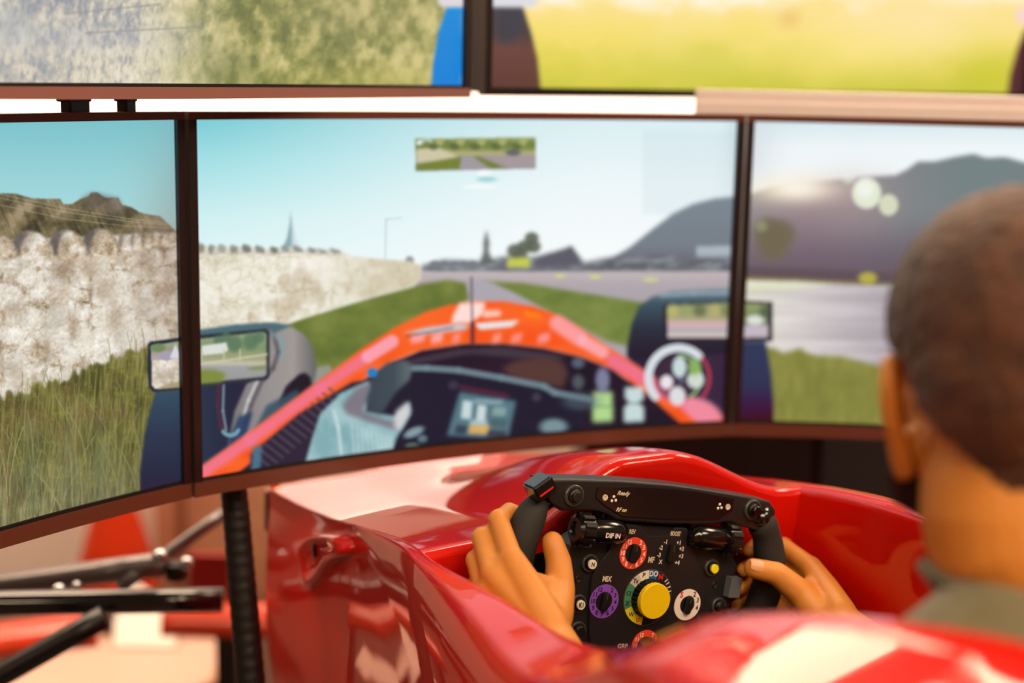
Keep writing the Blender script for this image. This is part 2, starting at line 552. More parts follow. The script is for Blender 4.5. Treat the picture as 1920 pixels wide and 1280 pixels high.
    c.poly(g, stones(X, Y, 12, 12, 4, (222, 212, 198), (196, 182, 164), (168, 150, 130)), 1, 1)
    c.poly([(284, 648), (370, 634), (370, 670), (284, 676)], ramp((Y - 640) / 30, [(0, (150, 168, 130)), (.5, (150, 150, 130)), (1, (176, 164, 170))]), 1, 1)
    c.ell(312, 667, 14, 9, (166, 158, 176), 1)
    c.poly([(329, 644), (340, 672), (318, 672)], (216, 214, 222), 1, 1)
    c.ell(296, 652, 14, 8, (112, 136, 92), 1, .3)
    c.poly([(292, 729), (320, 716), (370, 712), (370, 724)], (150, 140, 96), .8, 2)
    return c

def picture_centre():
    c = Canvas(330, 195, 1420, 960)
    X, Y = c.X, c.Y
    ty = (Y - 225) / 260
    left = ramp(ty, [(0, (124, 204, 213)), (.3, (160, 223, 228)), (.7, (206, 239, 241)), (1, (224, 245, 246))])
    right = ramp(ty, [(0, (218, 238, 242)), (.5, (238, 247, 249)), (1, (247, 251, 252))])
    k = smoothstep(X, 330, 1150)[..., None] ** .75
    c.a[:] = left * (1 - k) + right * k
    c.poly([(1205, 245), (1400, 247), (1400, 410), (1205, 402)], (200, 218, 226), .28, 3)
    c.glow(1395, 250, 30, 260, (176, 192, 200), .45)
    # distant hill, houses and trees
    hill = [(1108, 500), (1140, 488), (1180, 464), (1225, 428), (1262, 400), (1300, 382), (1340, 372), (1420, 364), (1420, 540), (1108, 540)]
    c.poly(hill, ramp((Y - 370) / 150, [(0, (122, 136, 146)), (.6, (118, 126, 136)), (1, (96, 92, 104))]), 1, 3)
    c.poly([(1306, 462), (1372, 460), (1372, 488), (1306, 486)], (176, 188, 196), .9, 2)
    c.poly([(790, 498), (830, 486), (900, 490), (960, 478), (1000, 482), (1060, 466), (1070, 462), (1095, 492), (1140, 482), (1250, 480), (1420, 482),
            (1420, 516), (900, 516), (790, 512)], ramp(fbm(X, Y, 20, 8, 3, 4), [(.2, (88, 90, 98)), (.5, (110, 114, 122)), (.8, (142, 148, 154))]), .92, 4)
    c.poly([(1002, 486), (1066, 466), (1070, 460), (1076, 468), (1092, 496), (1002, 500)], (92, 92, 104), 1, 3)
    c.poly([(912, 430), (918, 456), (916, 470), (926, 494), (898, 496), (907, 470), (906, 456)], (84, 90, 88), .85, 3)
    for (tx, ty_, r) in ((966, 470, 15), (984, 462, 14), (997, 446, 13), (1000, 462, 14), (975, 478, 14)):
        c.ell(tx, ty_, r, r * .85, (92, 98, 84), .9, .4)
    c.poly([(952, 484), (994, 482), (994, 501), (950, 502)], (200, 208, 84), .95, 3)
    for tx in range(815, 905, 18):
        c.ell(tx, 494, 10, 6, (116, 124, 130), .8, .3)
    c.ell(768, 488, 8, 8, (108, 110, 108), .7, .4)
    c.poly([(545, 396), (548, 420), (553, 448), (561, 464), (530, 464), (538, 446), (543, 420)], (138, 168, 176), .95, 2)
    c.poly([(547, 402), (551, 430), (561, 464), (548, 464)], (222, 234, 238), .8, 2)
    c.line([(724, 410), (722, 492)], 2, (160, 180, 186), .7); c.line([(724, 411), (752, 409)], 2, (170, 186, 190), .6)
    # ground
    c.poly([(780, 510), (1420, 508), (1420, 700), (780, 700)], ramp((Y - 510) / 60, [(0, (196, 182, 184)), (.4, (176, 166, 172)), (1, (170, 164, 172))]), 1, 2)
    for (gx, gy, r) in ((1050, 517, 9), (1116, 519, 11), (1220, 524, 15)):
        c.ell(gx, gy, r, 4, (206, 212, 140), .9, .4)
    c.poly([(900, 526), (980, 530), (1200, 566), (1300, 580), (1300, 680), (1140, 640), (1040, 590), (960, 548)],
           turf(X, Y, (114, 130, 62), (104, 120, 56), (126, 140, 72), 40, 24, 3), 1, 3)
    c.poly([(868, 526), (915, 526), (960, 548), (1040, 592), (1100, 640), (990, 640), (870, 575)], (172, 166, 176), 1, 3)
    c.poly([(480, 640), (560, 596), (700, 556), (790, 532), (840, 524), (872, 530), (880, 560), (860, 580), (760, 640), (640, 720), (480, 720)],
           turf(X, Y, (108, 122, 56), (92, 110, 50), (124, 134, 66), 40, 30, 9), 1, 3)
    wall = [(330, 456), (400, 462), (520, 466), (640, 470), (660, 480), (720, 486), (770, 490), (788, 498), (790, 524), (770, 538), (700, 556),
            (560, 600), (470, 628), (330, 650)]
    wcol = stones(X, Y, 26, 22, 13, (236, 232, 216), (216, 208, 184), (178, 166, 134))
    fade = smoothstep(X, 560, 760)[..., None]
    wcol = wcol * (1 - fade * .6) + np.array([214, 206, 180]) * fade * .6
    c.poly(wall, wcol, 1, 2)
    rj = np.random.default_rng(8)
    for x in range(356, 640, 24):
        s_ = 1 - (x - 356) / 420
        yb = 459 + (x - 356) * .04 + rj.uniform(-3, 3)
        x = x + rj.uniform(-6, 6)
        c.poly([(x, yb + 16 * s_), (x + 10 * s_, yb - 4), (x + 20, yb), (x + 26, yb + 16 * s_)], (104, 104, 100), rj.uniform(.5, .9), 2)
        c.poly([(x - 4, yb + 18 * s_), (x + 2, yb - 2), (x + 10, yb + 18 * s_)], (226, 220, 202), .85, 2)
    # left mirror, its housing and the front tyre behind
    c.poly([(330, 660), (470, 640), (600, 720), (600, 960), (330, 960)], ramp((X - 360) / 200, [(0, (36, 56, 78)), (.4, (30, 36, 60)), (1, (40, 36, 56))]), 1, 2)
    c.poly([(596, 688), (618, 684), (624, 696), (560, 740), (540, 730)], (150, 152, 146), .9, 2)
    t = np.linspace(0, 1, 14)
    out = [(470, 608), (510, 606), (545, 612), (572, 628), (588, 655), (594, 690), (590, 712), (560, 735), (520, 770), (490, 820), (470, 860), (430, 870),
           (428, 830), (440, 770), (462, 720), (500, 700)]
    c.poly(out, ramp((X - 430) / 160, [(0, (120, 116, 118)), (.4, (146, 142, 142)), (.75, (158, 152, 148)), (1, (104, 104, 106))]), 1, 2)
    c.poly([(330, 628), (372, 618), (440, 608), (510, 604), (548, 610), (520, 622), (500, 620), (372, 632)], (74, 108, 118), 1, 2)
    c.line([(498, 618), (512, 622), (522, 660), (512, 690), (492, 712), (470, 760), (458, 810), (450, 840)], 9, (94, 88, 94), .8, 3)
    c.line([(506, 622), (530, 640), (528, 670)], 8, (122, 160, 164), .6, 4)
    c.line([(486, 706), (466, 750), (450, 800), (440, 850)], 6, (204, 206, 208), .75, 3)
    c.poly([(560, 702), (572, 698), (582, 706), (586, 722), (560, 744), (520, 760), (536, 724)], (26, 24, 40), 1, 2)
    c.poly([(500, 760), (560, 728), (560, 745), (480, 830), (470, 820)], (52, 80, 96), .9, 3)
    c.poly([(448, 780), (474, 772), (462, 812), (430, 860), (424, 840)], (30, 58, 94), .9, 3)
    c.line([(412, 690), (408, 760), (414, 800), (436, 822)], 7, (86, 40, 62), .8, 2)
    c.line([(420, 700), (418, 770), (424, 806)], 4, (150, 168, 178), .8, 2)
    c.arc(432, 800, 16, 6, 20, 150, (110, 160, 180), .9)
    c.poly([(330, 632), (498, 616), (506, 622), (506, 706), (500, 712), (330, 730)], (44, 48, 58), 1, 1)
    g = [(330, 640), (495, 622), (500, 628), (500, 702), (494, 706), (330, 722)]
    c.poly(g, ramp((Y - 625) / 90, [(0, (150, 168, 128)), (.3, (126, 148, 106)), (.55, (168, 166, 130)), (.62, (196, 192, 170)), (.7, (160, 160, 162)), (1, (150, 152, 150))]), 1, 1)
    for (tx, ty_, r) in ((410, 640, 10), (440, 644, 14), (470, 640, 14), (486, 632, 10), (424, 632, 9)):
        c.ell(tx, ty_, r, r * 1.1, (84, 116, 92), .8, .4)
    c.poly([(378, 648), (424, 642), (428, 656), (420, 662), (380, 666)], (222, 226, 220), .95, 1)
    for px_ in (378, 420, 450):
        c.line([(px_, 655), (px_, 676)], 3, (196, 198, 170), .9)
    c.line([(366, 684), (500, 664)], 4, (206, 200, 178), .8)
    c.poly([(366, 694), (400, 692), (424, 700), (416, 716), (366, 720)], (126, 140, 64), 1, 3)
    c.poly([(460, 690), (500, 684), (500, 692), (470, 694)], (120, 136, 70), .8, 2)
    # right mirror
    c.poly([(1180, 640), (1420, 640), (1420, 960), (1180, 960)], ramp((X - 1200) / 190, [(0, (36, 30, 52)), (.6, (52, 40, 66)), (1, (58, 30, 56))]), 1, 3)
    c.poly([(1176, 652), (1184, 606), (1198, 574), (1222, 556), (1260, 546), (1330, 542), (1420, 540), (1420, 660), (1176, 672)],
           ramp((Y - 545) / 120, [(0, (104, 130, 140)), (.2, (60, 84, 96)), (.6, (40, 46, 62)), (1, (34, 26, 44))]), 1, 2)
    c.line([(1240, 554), (1300, 550), (1380, 549)], 6, (160, 176, 188), .8, 3)
    c.poly([(1244, 572), (1420, 562), (1420, 640), (1246, 640)], (40, 32, 40), 1, 1)
    c.poly([(1250, 574), (1420, 564), (1420, 634), (1252, 634)], ramp((Y - 566) / 68, [(0, (150, 158, 112)), (.45, (166, 164, 120)), (.55, (206, 172, 172)), (.72, (204, 178, 182)), (.76, (168, 160, 172)), (.88, (204, 196, 186)), (1, (196, 178, 186))]), 1, 1)
    for (tx, r, col) in ((1262, 10, (190, 182, 110)), (1284, 12, (150, 160, 104)), (1312, 12, (96, 106, 72)), (1340, 10, (184, 172, 110)), (1360, 8, (120, 128, 84))):
        c.ell(tx, 582, r, 12, col, .8, .5)
    # the shown car: orange red rim of its cockpit
    outer = [(330, 920), (372, 878), (470, 808), (600, 712), (680, 652), (740, 614), (800, 584), (840, 572), (900, 564), (950, 565), (1000, 574), (1050, 592),
             (1110, 630), (1180, 676), (1260, 728), (1340, 768), (1356, 784), (1340, 812)]
    inner = [(1290, 806), (1215, 740), (1150, 692), (1090, 668), (1020, 652), (950, 644), (870, 644), (790, 656), (735, 678), (690, 706), (600, 764), (520, 828), (440, 892), (400, 930)]
    c.poly([(440, 892), (520, 828), (600, 764), (690, 706), (735, 678), (790, 656), (870, 644), (950, 644), (1020, 652), (1090, 668), (1150, 692),
            (1215, 740), (1300, 812), (1420, 820), (1420, 960), (400, 960)],
           ramp(fbm(X, Y, 120, 50, 3, 6), [(.3, (24, 18, 36)), (.7, (38, 22, 42))]), 1, 2)
    red = ramp(fbm(X, Y, 60, 30, 2, 12), [(.3, (246, 84, 26)), (.7, (250, 102, 40))])
    c.poly(outer + inner, red, 1, 2)
    c.line([(380, 886), (470, 824), (600, 728), (680, 674)], 22, (240, 118, 150), .85, 8)
    c.line([(690, 668), (735, 640)], 24, (250, 170, 196), .85, 5)
    c.line([(1046, 606), (1085, 632)], 30, (252, 168, 178), .85, 7)
    c.line([(1095, 640), (1130, 660)], 24, (252, 178, 196), .8, 6)
    c.line([(1150, 676), (1240, 730), (1320, 776)], 26, (238, 116, 150), .9, 8)
    c.ell(1318, 772, 40, 22, (240, 140, 160), .95, .3, .5)
    for x, w, col in ((772, 26, (252, 170, 176)), (810, 22, (252, 176, 186)), (850, 14, (252, 150, 150)), (925, 16, (252, 160, 150)), (960, 20, (252, 150, 140)), (1010, 22, (252, 156, 160))):
        c.poly([(x, 628), (x + w, 622), (x + w - 3, 640), (x - 3, 645)], col, .85, 3)
    c.poly([(862, 568), (910, 566), (905, 590), (880, 606), (846, 606), (850, 590)], (255, 226, 222), .95, 3)
    c.poly([(906, 582), (938, 582), (940, 592), (905, 596)], (255, 214, 206), .9, 3)
    c.poly([(756, 624), (800, 614), (860, 606), (884, 610), (870, 618), (800, 626)], (196, 214, 232), .9, 3)
    c.poly([(890, 606), (975, 600), (960, 612), (900, 618)], (230, 240, 244), .95, 2)
    c.line([(762, 630), (850, 614)], 3, (60, 70, 110), .7)
    c.poly([(980, 580), (1010, 586), (1020, 598), (985, 594)], (255, 130, 20), .9, 3)
    c.line([(884, 520), (886, 640)], 4, (84, 70, 84), .75, 1.5); c.line([(886, 606), (886, 640)], 9, (90, 40, 52), .7, 2)
    # inside of its cockpit: dash, wheel, sleeve and glove
    c.poly([(690, 712), (760, 676), (860, 654), (950, 650), (1060, 668), (1040, 676), (880, 664), (770, 684), (700, 726)], (72, 62, 74), .8, 3)
    c.poly([(940, 690), (965, 676), (1010, 668), (1055, 676), (1066, 700), (1056, 728), (960, 708)], (84, 56, 52), 1, 5)
    c.poly([(770, 690), (850, 700), (1010, 726), (1080, 742), (1100, 780), (1080, 830), (900, 850), (700, 870), (690, 800), (720, 740)], (24, 26, 46), 1, 3)
    c.line([(774, 690), (800, 690), (860, 694), (940, 708), (1020, 724), (1040, 736), (1105, 748)], 11, (112, 136, 146), .95, 3)
    c.poly([(470, 850), (560, 776), (660, 716), (690, 712), (650, 760), (600, 800), (575, 880), (470, 890)], (40, 34, 54), 1, 2)
    for k in range(14):
        x = 482 + k * 11; y = 858 - k * 9.4
        c.line([(x - 8, y - 8), (x + 26, y + 18)], 4, (84, 74, 90), .8, 1.5)
    c.poly([(474, 838), (492, 834), (488, 884), (470, 890)], (78, 118, 140), .9, 3)
    c.poly([(566, 890), (585, 822), (600, 776), (640, 736), (690, 714), (700, 730), (686, 770), (740, 780), (768, 752), (770, 776), (744, 820), (730, 860), (700, 890)],
           ramp(fbm(X, Y, 30, 30, 3, 31), [(.3, (128, 172, 178)), (.7, (160, 196, 200))]), 1, 2)
    c.poly([(640, 760), (668, 728), (700, 714), (694, 740), (680, 770), (720, 786), (750, 790), (742, 806), (690, 790), (650, 776)], (120, 112, 124), .9, 4)
    c.line([(626, 770), (634, 800), (640, 850)], 6, (206, 224, 226), .8, 3)
    for k in range(9):
        c.line([(660 + k * 9, 796 + k * 3), (664 + k * 9, 846 + k)], 4, (206, 226, 228), .55, 2)
    c.poly([(742, 770), (764, 752), (771, 768), (752, 806), (738, 800)], (222, 214, 214), .85, 4)
    c.poly([(702, 700), (726, 680), (760, 674), (774, 688), (768, 712), (742, 736), (716, 776), (690, 770), (686, 750)],
           ramp((X - 690) / 80, [(0, (54, 70, 82)), (.6, (60, 76, 86)), (1, (96, 110, 114))]), 1, 3)
    c.ell(698, 698, 10, 9, (30, 128, 190), 1, .2)
    c.ell(776, 810, 20, 8, (140, 168, 176), .9, .4, -.4); c.ell(792, 822, 9, 7, (110, 140, 150), .8, .4); c.ell(774, 836, 14, 6, (120, 146, 120), .7, .4)
    c.ell(1038, 800, 26, 15, (128, 158, 162), .9, .4); c.ell(1006, 744, 8, 8, (72, 66, 86), .8, .4); c.ell(850, 722, 10, 8, (62, 58, 78), .8, .4)
    c.line([(866, 726), (950, 742)], 9, (92, 36, 58), .8, 3)
    c.poly([(862, 734), (968, 752), (952, 824), (838, 816)], (84, 118, 130), 1, 3)
    for (ax, ay, bx, by, col) in ((868, 750, 886, 784, (206, 224, 226)), (896, 758, 912, 792, (214, 226, 226)), (890, 748, 944, 756, (140, 168, 176)), (926, 762, 950, 778, (136, 166, 164)),
                                  (856, 796, 876, 812, (46, 60, 76)), (920, 784, 952, 800, (70, 100, 104)), (882, 794, 918, 812, (228, 176, 96)), (884, 786, 914, 796, (170, 196, 200)), (916, 806, 950, 818, (58, 52, 70))):
        c.poly([(ax, ay), (bx, ay + 2), (bx - 3, by + 2), (ax - 4, by)], col, .92, 2)
    # head-up read-outs of the game
    c.poly([(1112, 734), (1148, 734), (1150, 790), (1110, 792)], (176, 214, 140), 1, 4)
    c.line([(1112, 762), (1148, 762)], 4, (110, 160, 110), .8)
    c.ell(1130, 712, 13, 24, (140, 144, 176), .85, .4); c.ell(1084, 680, 12, 10, (96, 112, 130), .8, .4); c.ell(1084, 716, 11, 14, (110, 132, 130), .6, .5)
    c.ell(1090, 752, 34, 16, (96, 120, 130), .5, .5)
    c.poly([(1172, 726), (1206, 724), (1208, 748), (1198, 754), (1208, 764), (1208, 790), (1170, 792), (1170, 764), (1180, 754), (1172, 746)], (206, 228, 226), .95, 3)
    c.line([(1176, 756), (1204, 756)], 3, (90, 110, 110), .8)
    c.arc(1272, 708, 56, 15, 140, 315, (214, 220, 226), .95)
    c.arc(1272, 708, 58, 5, -40, 40, (190, 60, 84), .9)
    c.ell(1272, 708, 44, 44, (70, 44, 62), .55, .05)
    c.arc(1272, 708, 42, 4, -90, 60, (150, 200, 120), .9)
    c.ell(1274, 688, 13, 20, (206, 226, 226), .95, .2); c.ell(1250, 716, 12, 13, (240, 236, 240), .95, .2); c.ell(1304, 712, 16, 16, (214, 226, 216), .95, .2)
    c.ell(1270, 742, 15, 18, (224, 228, 232), .95, .2); c.ell(1302, 688, 12, 16, (140, 186, 96), .9, .3); c.ell(1278, 713, 6, 6, (90, 100, 120), .9, .2)
    # rear view inset and faint read-outs in the sky
    c.poly([(778, 260), (1005, 257), (1004, 316), (780, 321)], ramp((Y - 258) / 60, [(0, (150, 160, 100)), (.3, (120, 134, 76)), (.5, (180, 176, 120)), (.6, (160, 150, 140)), (1, (152, 146, 148))]), 1, 1)
    c.poly([(782, 264), (806, 260), (812, 268), (782, 272)], (224, 236, 236), 1, 1)
    c.poly([(782, 280), (820, 276), (850, 288), (858, 294), (820, 302), (782, 306)], (206, 198, 166), 1, 2)
    for k in range(16):
        c.ell(800 + k * 13, 270 + 5 * math.sin(k * 2.1), 9, 7, [(112, 128, 66), (86, 104, 62), (176, 178, 112)][k % 3], .8, .4)
    c.poly([(780, 308), (830, 300), (868, 294), (862, 316), (780, 320)], (116, 130, 52), 1, 2)
    c.poly([(866, 294), (888, 293), (930, 316), (862, 318)], (160, 154, 160), 1, 1)
    c.poly([(888, 294), (900, 294), (952, 314), (920, 316)], (112, 126, 56), 1, 2)
    c.poly([(900, 292), (1003, 290), (1003, 313), (950, 314)], (164, 152, 156), 1, 2)
    c.ell(962, 286, 14, 6, (90, 96, 100), .9, .4)
    c.ell(908, 324, 13, 6, (246, 252, 250), .8, .4); c.ell(913, 336, 18, 5, (150, 206, 208), .8, .5); c.ell(900, 350, 30, 4, (248, 252, 252), .8, .5)
    return c

def picture_right():
    c = Canvas(1370, 195, 2060, 880)
    X, Y = c.X, c.Y
    c.a[:] = ramp((Y - 225) / 130, [(0, (214, 232, 238)), (.4, (238, 246, 249)), (1, (248, 251, 252))])
    c.glow(1395, 270, 60, 120, (206, 214, 220), .6)
    m = [(1370, 378), (1410, 362), (1450, 350), (1560, 338), (1620, 332), (1680, 328), (1700, 318), (1722, 302), (1750, 303), (1790, 294), (1826, 288), (1850, 296),
         (1885, 294), (1920, 304), (1990, 316), (2060, 340), (2060, 540), (1370, 530)]
    mc = ramp((X - 1400) / 400, [(0, (150, 142, 142)), (.3, (146, 130, 138)), (.7, (128, 132, 136)), (1, (116, 130, 132))])
    dk = smoothstep(Y, 380, 510)[..., None]
    mc = mc * (1 - dk * .8) + np.array([100, 84, 98]) * dk * .8
    c.poly(m, mc, 1, 3)
    c.glow(1500, 356, 90, 26, (250, 236, 206), .95)
    c.glow(1500, 352, 46, 16, (255, 252, 240), .9)
    c.glow(1600, 384, 90, 60, (176, 148, 150), .4)
    c.ell(1592, 334, 12, 10, (236, 240, 226), .6, .5)
    c.ell(1625, 362, 27, 29, (226, 232, 210), 1, .12); c.ell(1622, 354, 15, 16, (242, 246, 236), .9, .6)
    c.ell(1666, 384, 18, 20, (214, 218, 190), 1, .12)
    for (tx, ty, r) in ((1450, 446, 34), (1440, 430, 24), (1466, 436, 24), (1450, 466, 26)):
        c.ell(tx, ty, r, r * .9, (112, 102, 78), .75, .5)
    c.ell(1428, 424, 10, 10, (150, 160, 116), .7, .6); c.line([(1398, 420), (1398, 520)], 10, (120, 128, 140), .6, 4); c.ell(1396, 474, 6, 8, (196, 200, 206), .7, .5)
    c.poly([(1370, 498), (1700, 512), (2060, 516), (2060, 540), (1370, 522)], (92, 76, 82), .8, 4)
    c.poly([(1370, 517), (1500, 522), (1700, 534), (2060, 545), (2060, 552), (1370, 526)], (136, 124, 76), .9, 2)
    c.ell(1627, 521, 17, 11, (186, 176, 72), .95, .4)
    trk = ramp((X - 1400) / 300, [(0, (222, 220, 206)), (.3, (214, 208, 206)), (1, (172, 162, 172))])
    st = (fbm(X, Y, 200, 14, 3, 5) - .5)[..., None] * 46
    c.poly([(1370, 525), (1500, 528), (1700, 541), (2060, 552), (2060, 760), (1370, 760)], trk + st, 1, 2)
    c.poly([(1370, 528), (1500, 530), (1560, 534), (1480, 544), (1370, 546)], (222, 226, 190), .8, 3)
    c.poly([(1370, 640), (1450, 652), (1470, 662), (1500, 652), (1530, 666), (1580, 668), (1640, 684), (1720, 702), (2060, 760), (2060, 880), (1370, 880)],
           turf(X, Y, (134, 134, 64), (124, 124, 58), (144, 142, 70), 14, 40, 4), 1, 4)
    c.ell(1520, 652, 14, 10, (216, 208, 206), .7, .5)
    sup = [(1370, 640), (1436, 640), (1446, 700), (1451, 760), (1451, 880), (1370, 880)]
    c.poly(sup, ramp((Y - 640) / 160, [(0, (44, 56, 88)), (.5, (44, 50, 82)), (.75, (58, 20, 64)), (1, (60, 4, 14))]), 1, 2)
    c.poly([(1370, 562), (1449, 566), (1448, 640), (1370, 640)], (40, 34, 42), 1, 1)
    c.poly([(1370, 566), (1441, 570), (1440, 632), (1370, 634)], ramp((Y - 566) / 66, [(0, (150, 160, 112)), (.4, (124, 142, 92)), (.6, (112, 120, 96)), (.7, (196, 184, 196)), (1, (196, 182, 192))]), 1, 1)
    c.ell(1416, 600, 17, 9, (224, 228, 222), .95, .3); c.ell(1434, 584, 10, 12, (70, 84, 66), .7, .5); c.ell(1384, 586, 9, 12, (180, 180, 116), .7, .5)
    return c

def picture_upper_left():
    c = Canvas(-360, -420, 905, 190)
    X, Y = c.X, c.Y
    n = fbm(X + Y * .04, Y, 9, 16, 5, 2)
    f = fbm(X, Y, 4, 9, 3, 8)
    big = fbm(X, Y, 120, 70, 3, 21)
    t = .5 + .9 * (n - .5) + .5 * (f - .5) + .8 * (big - .5)
    pale = ramp(t, [(.1, (150, 154, 164)), (.4, (194, 188, 176)), (.6, (222, 212, 190)), (.9, (240, 232, 210))])
    n2 = fbm(X + Y * .08, Y, 18, 24, 4, 31)
    t2 = .5 + 1.2 * (n2 - .5) + .8 * (big - .5)
    green = ramp(t2, [(.1, (110, 116, 70)), (.4, (146, 146, 88)), (.6, (182, 174, 112)), (.9, (216, 202, 142))])
    k = smoothstep(X + 40 * (big - .5), 230, 470)[..., None]
    c.a[:] = pale * (1 - k) + green * k
    c.glow(120, 70, 200, 36, (160, 166, 184), .35)
    c.glow(20, 40, 40, 40, (150, 160, 178), .4)
    c.glow(430, 130, 60, 40, (112, 118, 76), .5)
    c.glow(640, 20, 160, 60, (176, 166, 120), .4)
    c.glow(700, 150, 200, 30, (178, 172, 90), .5)
    for (a, b) in (((120, 26), (300, 8)), ((160, 62), (380, 50))):
        c.line([a, b], 4, (150, 146, 140), .5, 2)
    up = smoothstep(-Y, 60, 200)[..., None]
    c.a[:] = c.a * (1 - up) + ramp((Y + 420) / 300, [(0, (150, 206, 216)), (1, (212, 230, 230))]) * up
    c.poly([(838, 12), (905, 12), (905, 172), (808, 172), (812, 120), (822, 60)], ramp((Y - 12) / 150, [(0, (30, 140, 216)), (.5, (26, 134, 214)), (1, (20, 130, 216))]), 1, 2)
    c.ell(872, 40, 12, 30, (90, 150, 214), .6, .6); c.ell(872, 150, 10, 14, (110, 170, 226), .6, .6)
    c.poly([(822, -30), (905, -30), (905, 12), (830, 14), (822, 6)], (224, 216, 222), 1, 3)
    return c

def picture_upper_right():
    c = Canvas(880, -420, 2060, 210)
    X, Y = c.X, c.Y
    n = fbm(X, Y, 70, 46, 4, 3)
    t = (Y + 20 + 70 * (n - .5)) / 190
    c.a[:] = ramp(t, [(-.2, (255, 250, 240)), (.05, (254, 244, 214)), (.2, (252, 226, 142)), (.5, (246, 222, 116)), (.7, (226, 212, 88)), (1, (206, 200, 70))])
    c.glow(1300, 110, 120, 40, (206, 206, 90), .4)
    c.glow(1700, 50, 160, 60, (255, 232, 190), .6)
    c.glow(1560, 90, 200, 50, (252, 228, 136), .6)
    c.glow(1860, 140, 60, 50, (202, 200, 50), .6)
    c.glow(1480, 36, 22, 18, (236, 190, 110), .6)
    up = smoothstep(-Y, 10, 80)[..., None]
    c.a[:] = c.a * (1 - up) + ramp((Y + 420) / 400, [(0, (330, 340, 345)), (1, (400, 395, 385))]) * up  # unseen sky set brighter than white to reflect in the cockpit rim
    c.poly([(880, 8), (980, 10), (996, 60), (1008, 110), (1016, 190), (880, 190)], ramp((Y - 10) / 150, [(0, (76, 72, 78)), (.35, (80, 66, 68)), (.55, (110, 72, 64)), (1, (100, 62, 54))]), 1, 2)
    c.poly([(936, 20), (975, 20), (980, 60), (950, 84), (934, 74)], (66, 66, 74), .8, 5)
    c.poly([(880, -30), (1006, -30), (1008, 8), (996, 14), (880, 14)], (222, 222, 228), 1, 3)
    c.poly([(1922, 56), (1908, 90), (1894, 140), (1886, 200), (2060, 200), (2060, 40)], (86, 44, 48), 1, 2)
    c.ell(1916, 30, 12, 16, (250, 214, 214), .9, .4)
    return c

def picture_coords(P):
    """where a point of a screen lies in the rectified photograph"""
    Q = P - np.array([0, 0, EYE])
    c, s = math.cos(PITCH), math.sin(PITCH)
    z = Q[..., 1] * c - Q[..., 2] * s
    z = np.maximum(z, .05)
    u = FPX * Q[..., 0] / z
    v = -FPX * (Q[..., 1] * s + Q[..., 2] * c) / z
    cr, sr = math.cos(ROLL), math.sin(ROLL)
    return 960 + u * cr - v * sr, 640 + u * sr + v * cr

# ------------------------------------------------------------------ monitors
M_bezel_lit = mat('lit_bezel_plastic', (150, 102, 94), 0.35)  # lighter bezel copy: light falling on the chin is put into the colour
M_bezel = mat('bezel_plastic', (100, 54, 40), 0.35, spec=0.5, bump=(300, 0.05))  # red bounce from the car is mixed into this brown
M_bezel_dark = mat('bezel_side_plastic', (30, 16, 17), 0.4)
M_bezel_in = mat('bezel_lip', (16, 13, 14), 0.5)
M_back = mat('housing_plastic', (28, 25, 26), 0.5)
M_black = mat('black_steel', (16, 15, 15), 0.35, spec=0.5)
def screen_material():
    m = bpy.data.materials.new('lit_screen')
    m.use_nodes = True
    nt = m.node_tree
    b = nt.nodes['Principled BSDF']
    b.inputs['Base Color'].default_value = (0.004, 0.004, 0.004, 1)
    b.inputs['Roughness'].default_value = 0.45
    b.inputs['Specular IOR Level'].default_value = 0.15
    at = nt.nodes.new('ShaderNodeAttribute')
    at.attribute_name = 'picture'
    nt.links.new(at.outputs['Color'], b.inputs['Emission Color'])
    b.inputs['Emission Strength'].default_value = 1.0
    return m
M_screen = screen_material()

